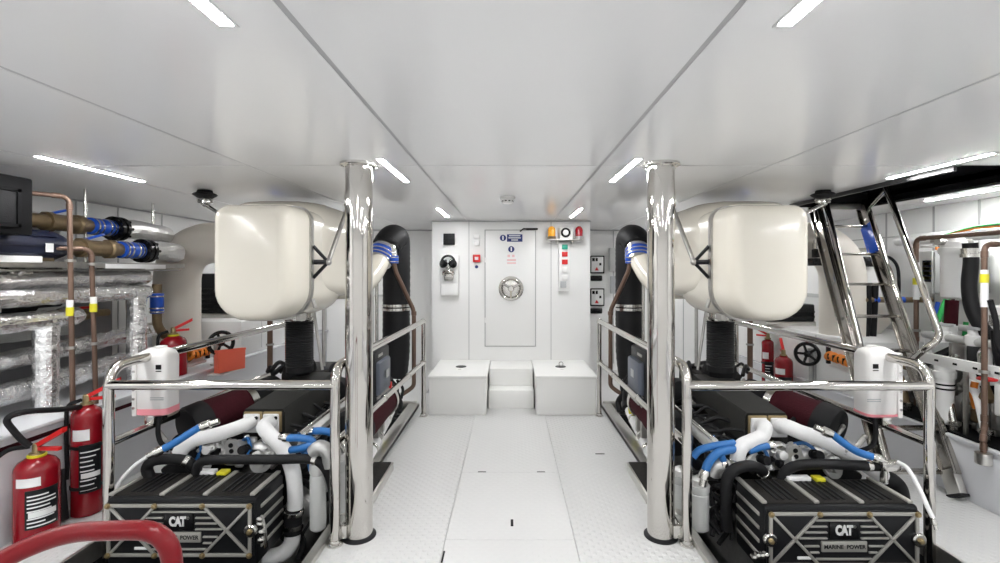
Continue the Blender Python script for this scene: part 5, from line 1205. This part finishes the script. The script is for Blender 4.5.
t = thing('hose_clip_board', 'white upright panel behind the ladder beside the cream duct', 'panel', (3.45, 5.0, .88)); MB().box(3.36, 3.42, 4.9, 5.9, .881, 1.85, .006).build('panel', 'wall_panel', t); MB().box(3.355, 3.362, 5.2, 5.6, 1.2, 1.24).build('rail', 'grey_box', t)

# darker machinery behind the pumps
tag(MB().box(2.995, 3.79, 2.0, 4.06, RL + .001, RL + .012, .003).build('drip_tray', 'cabinet_black'), 'black drip tray lying on the right ledge under the pumps', 'tray')
def strainer(x, y, z0, h, r, mk, lab):
    t = thing('sea_strainer', lab, 'strainer', (x, y, RL + .012), 'strainers on the right ledge')
    MB().lathe((x, y, z0), (0, 0, 1), [(0, r * .7), (.01, r), (h * .7, r), (h * .71, r * 1.15), (h * .8, r * 1.15), (h * .81, r * .9), (h, r * .5)], 20).build('bowl', mk, t)
    m = MB(); m.tube([(x - r * 1.8, y, z0 + h * .62), (x + r * 1.8, y, z0 + h * .62)], r * .33, 12); m.build('pipe_stub', 'dull_steel', t)
    MB().lathe((x, y, z0 + h), (0, 0, 1), [(-.01, .012), (.02, .012), (.021, .03), (.03, .03)], 10).build('cap_knob', 'black_gloss', t)
    MB().cyl((x, y, RL + .012), (x, y, z0), r * .4, n=10).build('stand', 'dull_steel', t)
strainer(3.30, 3.46, .50, .22, .05, 'dull_steel', 'dull steel strainer just right of the white filter canister')
strainer(3.46, 3.40, .56, .26, .06, 'black_paint', 'black strainer behind the dull steel one')
strainer(3.20, 3.28, .46, .16, .04, 'bronze', 'small bronze strainer in front of the dull steel one')
strainer(3.24, 2.88, .50, .24, .05, 'black_paint', 'black strainer beside the white control unit')
strainer(3.50, 3.02, .60, .24, .06, 'dull_steel', 'dull steel strainer at the back right of the ledge')
m = MB(); m.box(3.60, 3.68, 2.2, 4.0, .60, .74, .006)
t = thing('pipe_rack', 'dark pipe rack with three grey lines behind the strainers', 'pipe rack', (3.64, 3.1, RL + .012)); m.build('rack_plate', 'cabinet_black', t)
for z in (.62, .67, .72): MB().cyl((3.585, 2.2, z), (3.585, 4.0, z), .014, n=10).build('line', 'dull_steel', t)
for y in (2.3, 3.9): MB().box(3.62, 3.66, y, y + .03, RL + .012, .60).build('post', 'dull_steel', t)
t = thing('watermaker_frame', 'dark equipment rack along the back of the right ledge', 'equipment rack', (3.85, 3.1, RL))
MB().box(3.80, 3.985, 2.15, 4.0, RL + .002, .93, .01).build('cabinet', 'dark_panel', t)
for i in range(5): 
    d_ = MB().box(3.792, 3.802, 2.2 + .36 * i, 2.52 + .36 * i, .44, .90, .004).build('door', 'dark_panel', t)
    MB().box(3.78, 3.795, 2.24 + .36 * i, 2.26 + .36 * i, .6, .74, .003).build('handle', 'steel', d_)
R2 = random.Random(21)
mats = ('black_rubber', 'dull_steel', 'black_rubber', 'white_wrap', 'steel', 'black_rubber', 'bronze')
word = ('black', 'steel', 'black', 'pale', 'bright steel', 'black', 'bronze')
where = ('lowest at the right edge', 'behind the right copper pipe', 'beside the white control unit', 'near the white filter canister', 'under the white channel', 'close to the steel socket', 'in front of the dark rack')
for i in range(7):
    y = 2.45 + .21 * i; z = RL + R2.uniform(.03, .10); x = R2.uniform(3.04, 3.12)
    p = [V((x, y, z)), V((x + .02, y + .08, z + R2.uniform(.12, .25))), V((x + R2.uniform(.08, .16), y + R2.uniform(.1, .22), z + R2.uniform(.22, .34))), V((x + .28, y + R2.uniform(.1, .3), z + R2.uniform(.2, .45)))]
    o = thing('service_hose', '%s service hose on the right ledge %s' % (word[i], where[i]), 'hose', p[0], 'service hoses')
    MB().tube(smooth(p, 7), R2.uniform(.016, .03), 12).build('hose', mats[i], o)
    MB().lathe(p[0], (0, 0, 1), [(-.03, .03), (.0, .03), (.005, .038), (.03, .038), (.035, .026)], 8).build('end_fitting', 'steel', o)
def wheel_valve(x, y, z, lab, mk):
    t = thing('wheel_valve', lab, 'valve', (x, y, z - .1), 'small wheel valves')
    MB().lathe((x, y, z - .1), (0, 0, 1), [(0, .03), (.03, .045), (.06, .03), (.11, .014), (.15, .012)], 14).build('valve_body', 'bronze' if mk != 'white_plastic' else 'white_plastic', t)
    w_ = MB().torus((x, y, z + .05), (0, 0, 1), .045, .008, 20, 8).build('valve_wheel', mk, t)
    m = MB(); m.tube([(x - .045, y, z + .05), (x + .045, y, z + .05)], .006, 6); m.tube([(x, y - .045, z + .05), (x, y + .045, z + .05)], .006, 6); m.build('spokes', mk, w_)
    MB().cyl((x, y, RL + .001), (x, y, z - .1), .02, n=10).build('riser', 'dull_steel', t)
wheel_valve(3.10, 3.12, .74, 'small red wheel valve under the white channel', 'red_plastic')
wheel_valve(3.12, 2.70, .70, 'small black wheel valve by the white control unit', 'black_gloss')
wheel_valve(3.16, 3.56, .70, 'small white wheel valve behind the white filter canister', 'white_plastic')
# ================================================================ LADDER through the hatch
t = thing('boarding_ladder', 'leaning steel ladder rising through the dark ceiling hatch', 'ladder', (2.85, 3.3, 0))
Lb, Lt = V((2.50, 3.20, .012)), V((2.75, 4.345, 2.10)); Rb, Rt = V((2.94, 3.20, .012)), V((3.18, 4.345, 2.10))
def stringer(a, b, nm='stringer'):
    d = (b - a).normalized(); xa = (V((1, 0, 0)) - d * d.x).normalized(); up = d.cross(xa).normalized(); rot = Matrix((xa, up, d)).transposed()
    m = MB().obox((a + b) / 2, (.022, .13, (b - a).length), rot, .004)
    for sg in (-1, 1): m.obox((a + b) / 2 + up * sg * .055, (.05, .012, (b - a).length), rot, .003)
    return m.build(nm, 'ladder_steel', t), rot, d, xa, up
for a, b in ((Lb + V((0, 0, .12)), Lt), (Rb + V((0, 0, .12)), Rt)):
    so, rot, d, xa, up = stringer(a, b)
    f = a - d * .055; MB().obox(f + d * .01, (.05, .11, .16), rot, .008).build('foot_shoe', 'steel_brushed', so); MB().obox(f - d * .07, (.06, .125, .02), rot, .006).build('rubber_foot', 'black_rubber', so)
    m = MB()
    for k in range(7): 
        p = a.lerp(b, .08 + .14 * k); m.cyl(p - xa * .014 + up * .0, p + xa * .014, .014, n=10)
    build_each(m, 'rung_bolt', 'dull_steel', so)
d = (Rt - Rb).normalized(); xa = V((1, 0, 0)); up = d.cross(xa).normalized()
rot = Matrix(((xa - d * d.x).normalized(), up, d)).transposed()
a, b = Rb.lerp(Rt, .785), Rb.lerp(Rt, .90)
MB().obox((a + b) / 2 + V((-.012, 0, 0)), (.03, .128, (b - a).length), rot, .003).build('protective_film', 'blue_film', t)['label'] = 'blue protective film on the upper stringer'
for k in range(8):
    f = .057 + .12 * k; p, q = Lb.lerp(Lt, f), Rb.lerp(Rt, f)
    MB().obox((p + q) / 2, ((q - p).length, .06, .022), None, .006).build('rung', 'ladder_steel', t)
# hand rails
def hrail(pts): MB().tube(bend(pts, .07, 8), .022, 14).build('hand_rail', 'chrome', t)
h0 = V((.0, -.16, .04))
hrail([W(826, 203, 4.22), W(861, 348, 3.60), W(860, 358, 3.68), Lb.lerp(Lt, .36)])
hrail([W(886, 187, 3.66), W(941, 338, 3.22), W(925, 349, 3.26), Rb.lerp(Rt, .38)])
m = MB(); m.tube([Lt + V((-.02, -.05, -.06)), Lt + V((-.06, -.14, -.18))], .014, 8); m.tube([Rt + V((0, -.1, -.05)), W(886, 190, 3.66)], .013, 8); m.tube([Lt + V((0, -.06, -.08)), W(826, 203, 4.22)], .012, 8); m.build('rail_bracket', 'steel', t)
m = MB(); m.box(2.80, 3.22, 4.33, 4.359, 2.045, 2.10, .004); m.build('hook_bar', 'dull_steel', t)
# box shaped step the ladder stands behind
# ================================================================ FOREGROUND
t = thing('guard_hoop', 'red painted tube hoop close to the viewer at the lower left', 'guard hoop', (-1.0, 1.08, 0))
a = 1.10
p = bend([W(174, 575, a).to_tuple()[:2] + (.012,), W(172, 529, a), W(60, 532, a), (W(-30, 575, 1.02).x, 1.02, W(-30, 575, 1.02).z), (W(-34, 600, 1.0).x, 1.0, .012)], .085, 10)
MB().tube(p, .021, 20).build('hoop_tube', 'red_tube', t, sharp=60)
m = MB()
for q in (p[0], p[-1]): m.lathe((q[0], q[1], 0), (0, 0, 1), [(0, .05), (.01, .05), (.014, .028), (.04, .026)], 20)
m.build('foot_flange', 'red_tube', t)
# ================================================================ LIGHT, CAMERA
w = bpy.data.worlds.new('World'); scene.world = w; w.use_nodes = True
w.node_tree.nodes['Background'].inputs[0].default_value = (.8, .85, 1, 1); w.node_tree.nodes['Background'].inputs[1].default_value = .02
cam = bpy.data.cameras.new('camera'); co = bpy.data.objects.new('camera', cam); COL.objects.link(co)
co.location = (0, 0, EYE); co.rotation_euler = (PI / 2, 0, 0); cam.sensor_width = 36; cam.lens = 36 * FPX / 1000
cam.shift_x = -.010; cam.shift_y = -.0115; cam.clip_start = .02; cam.clip_end = 60
scene.camera = co
vs = scene.view_settings; vs.view_transform = 'Standard'; vs.look = 'None'; vs.gamma = 1; vs.use_curve_mapping = False; vs.exposure = 0.29
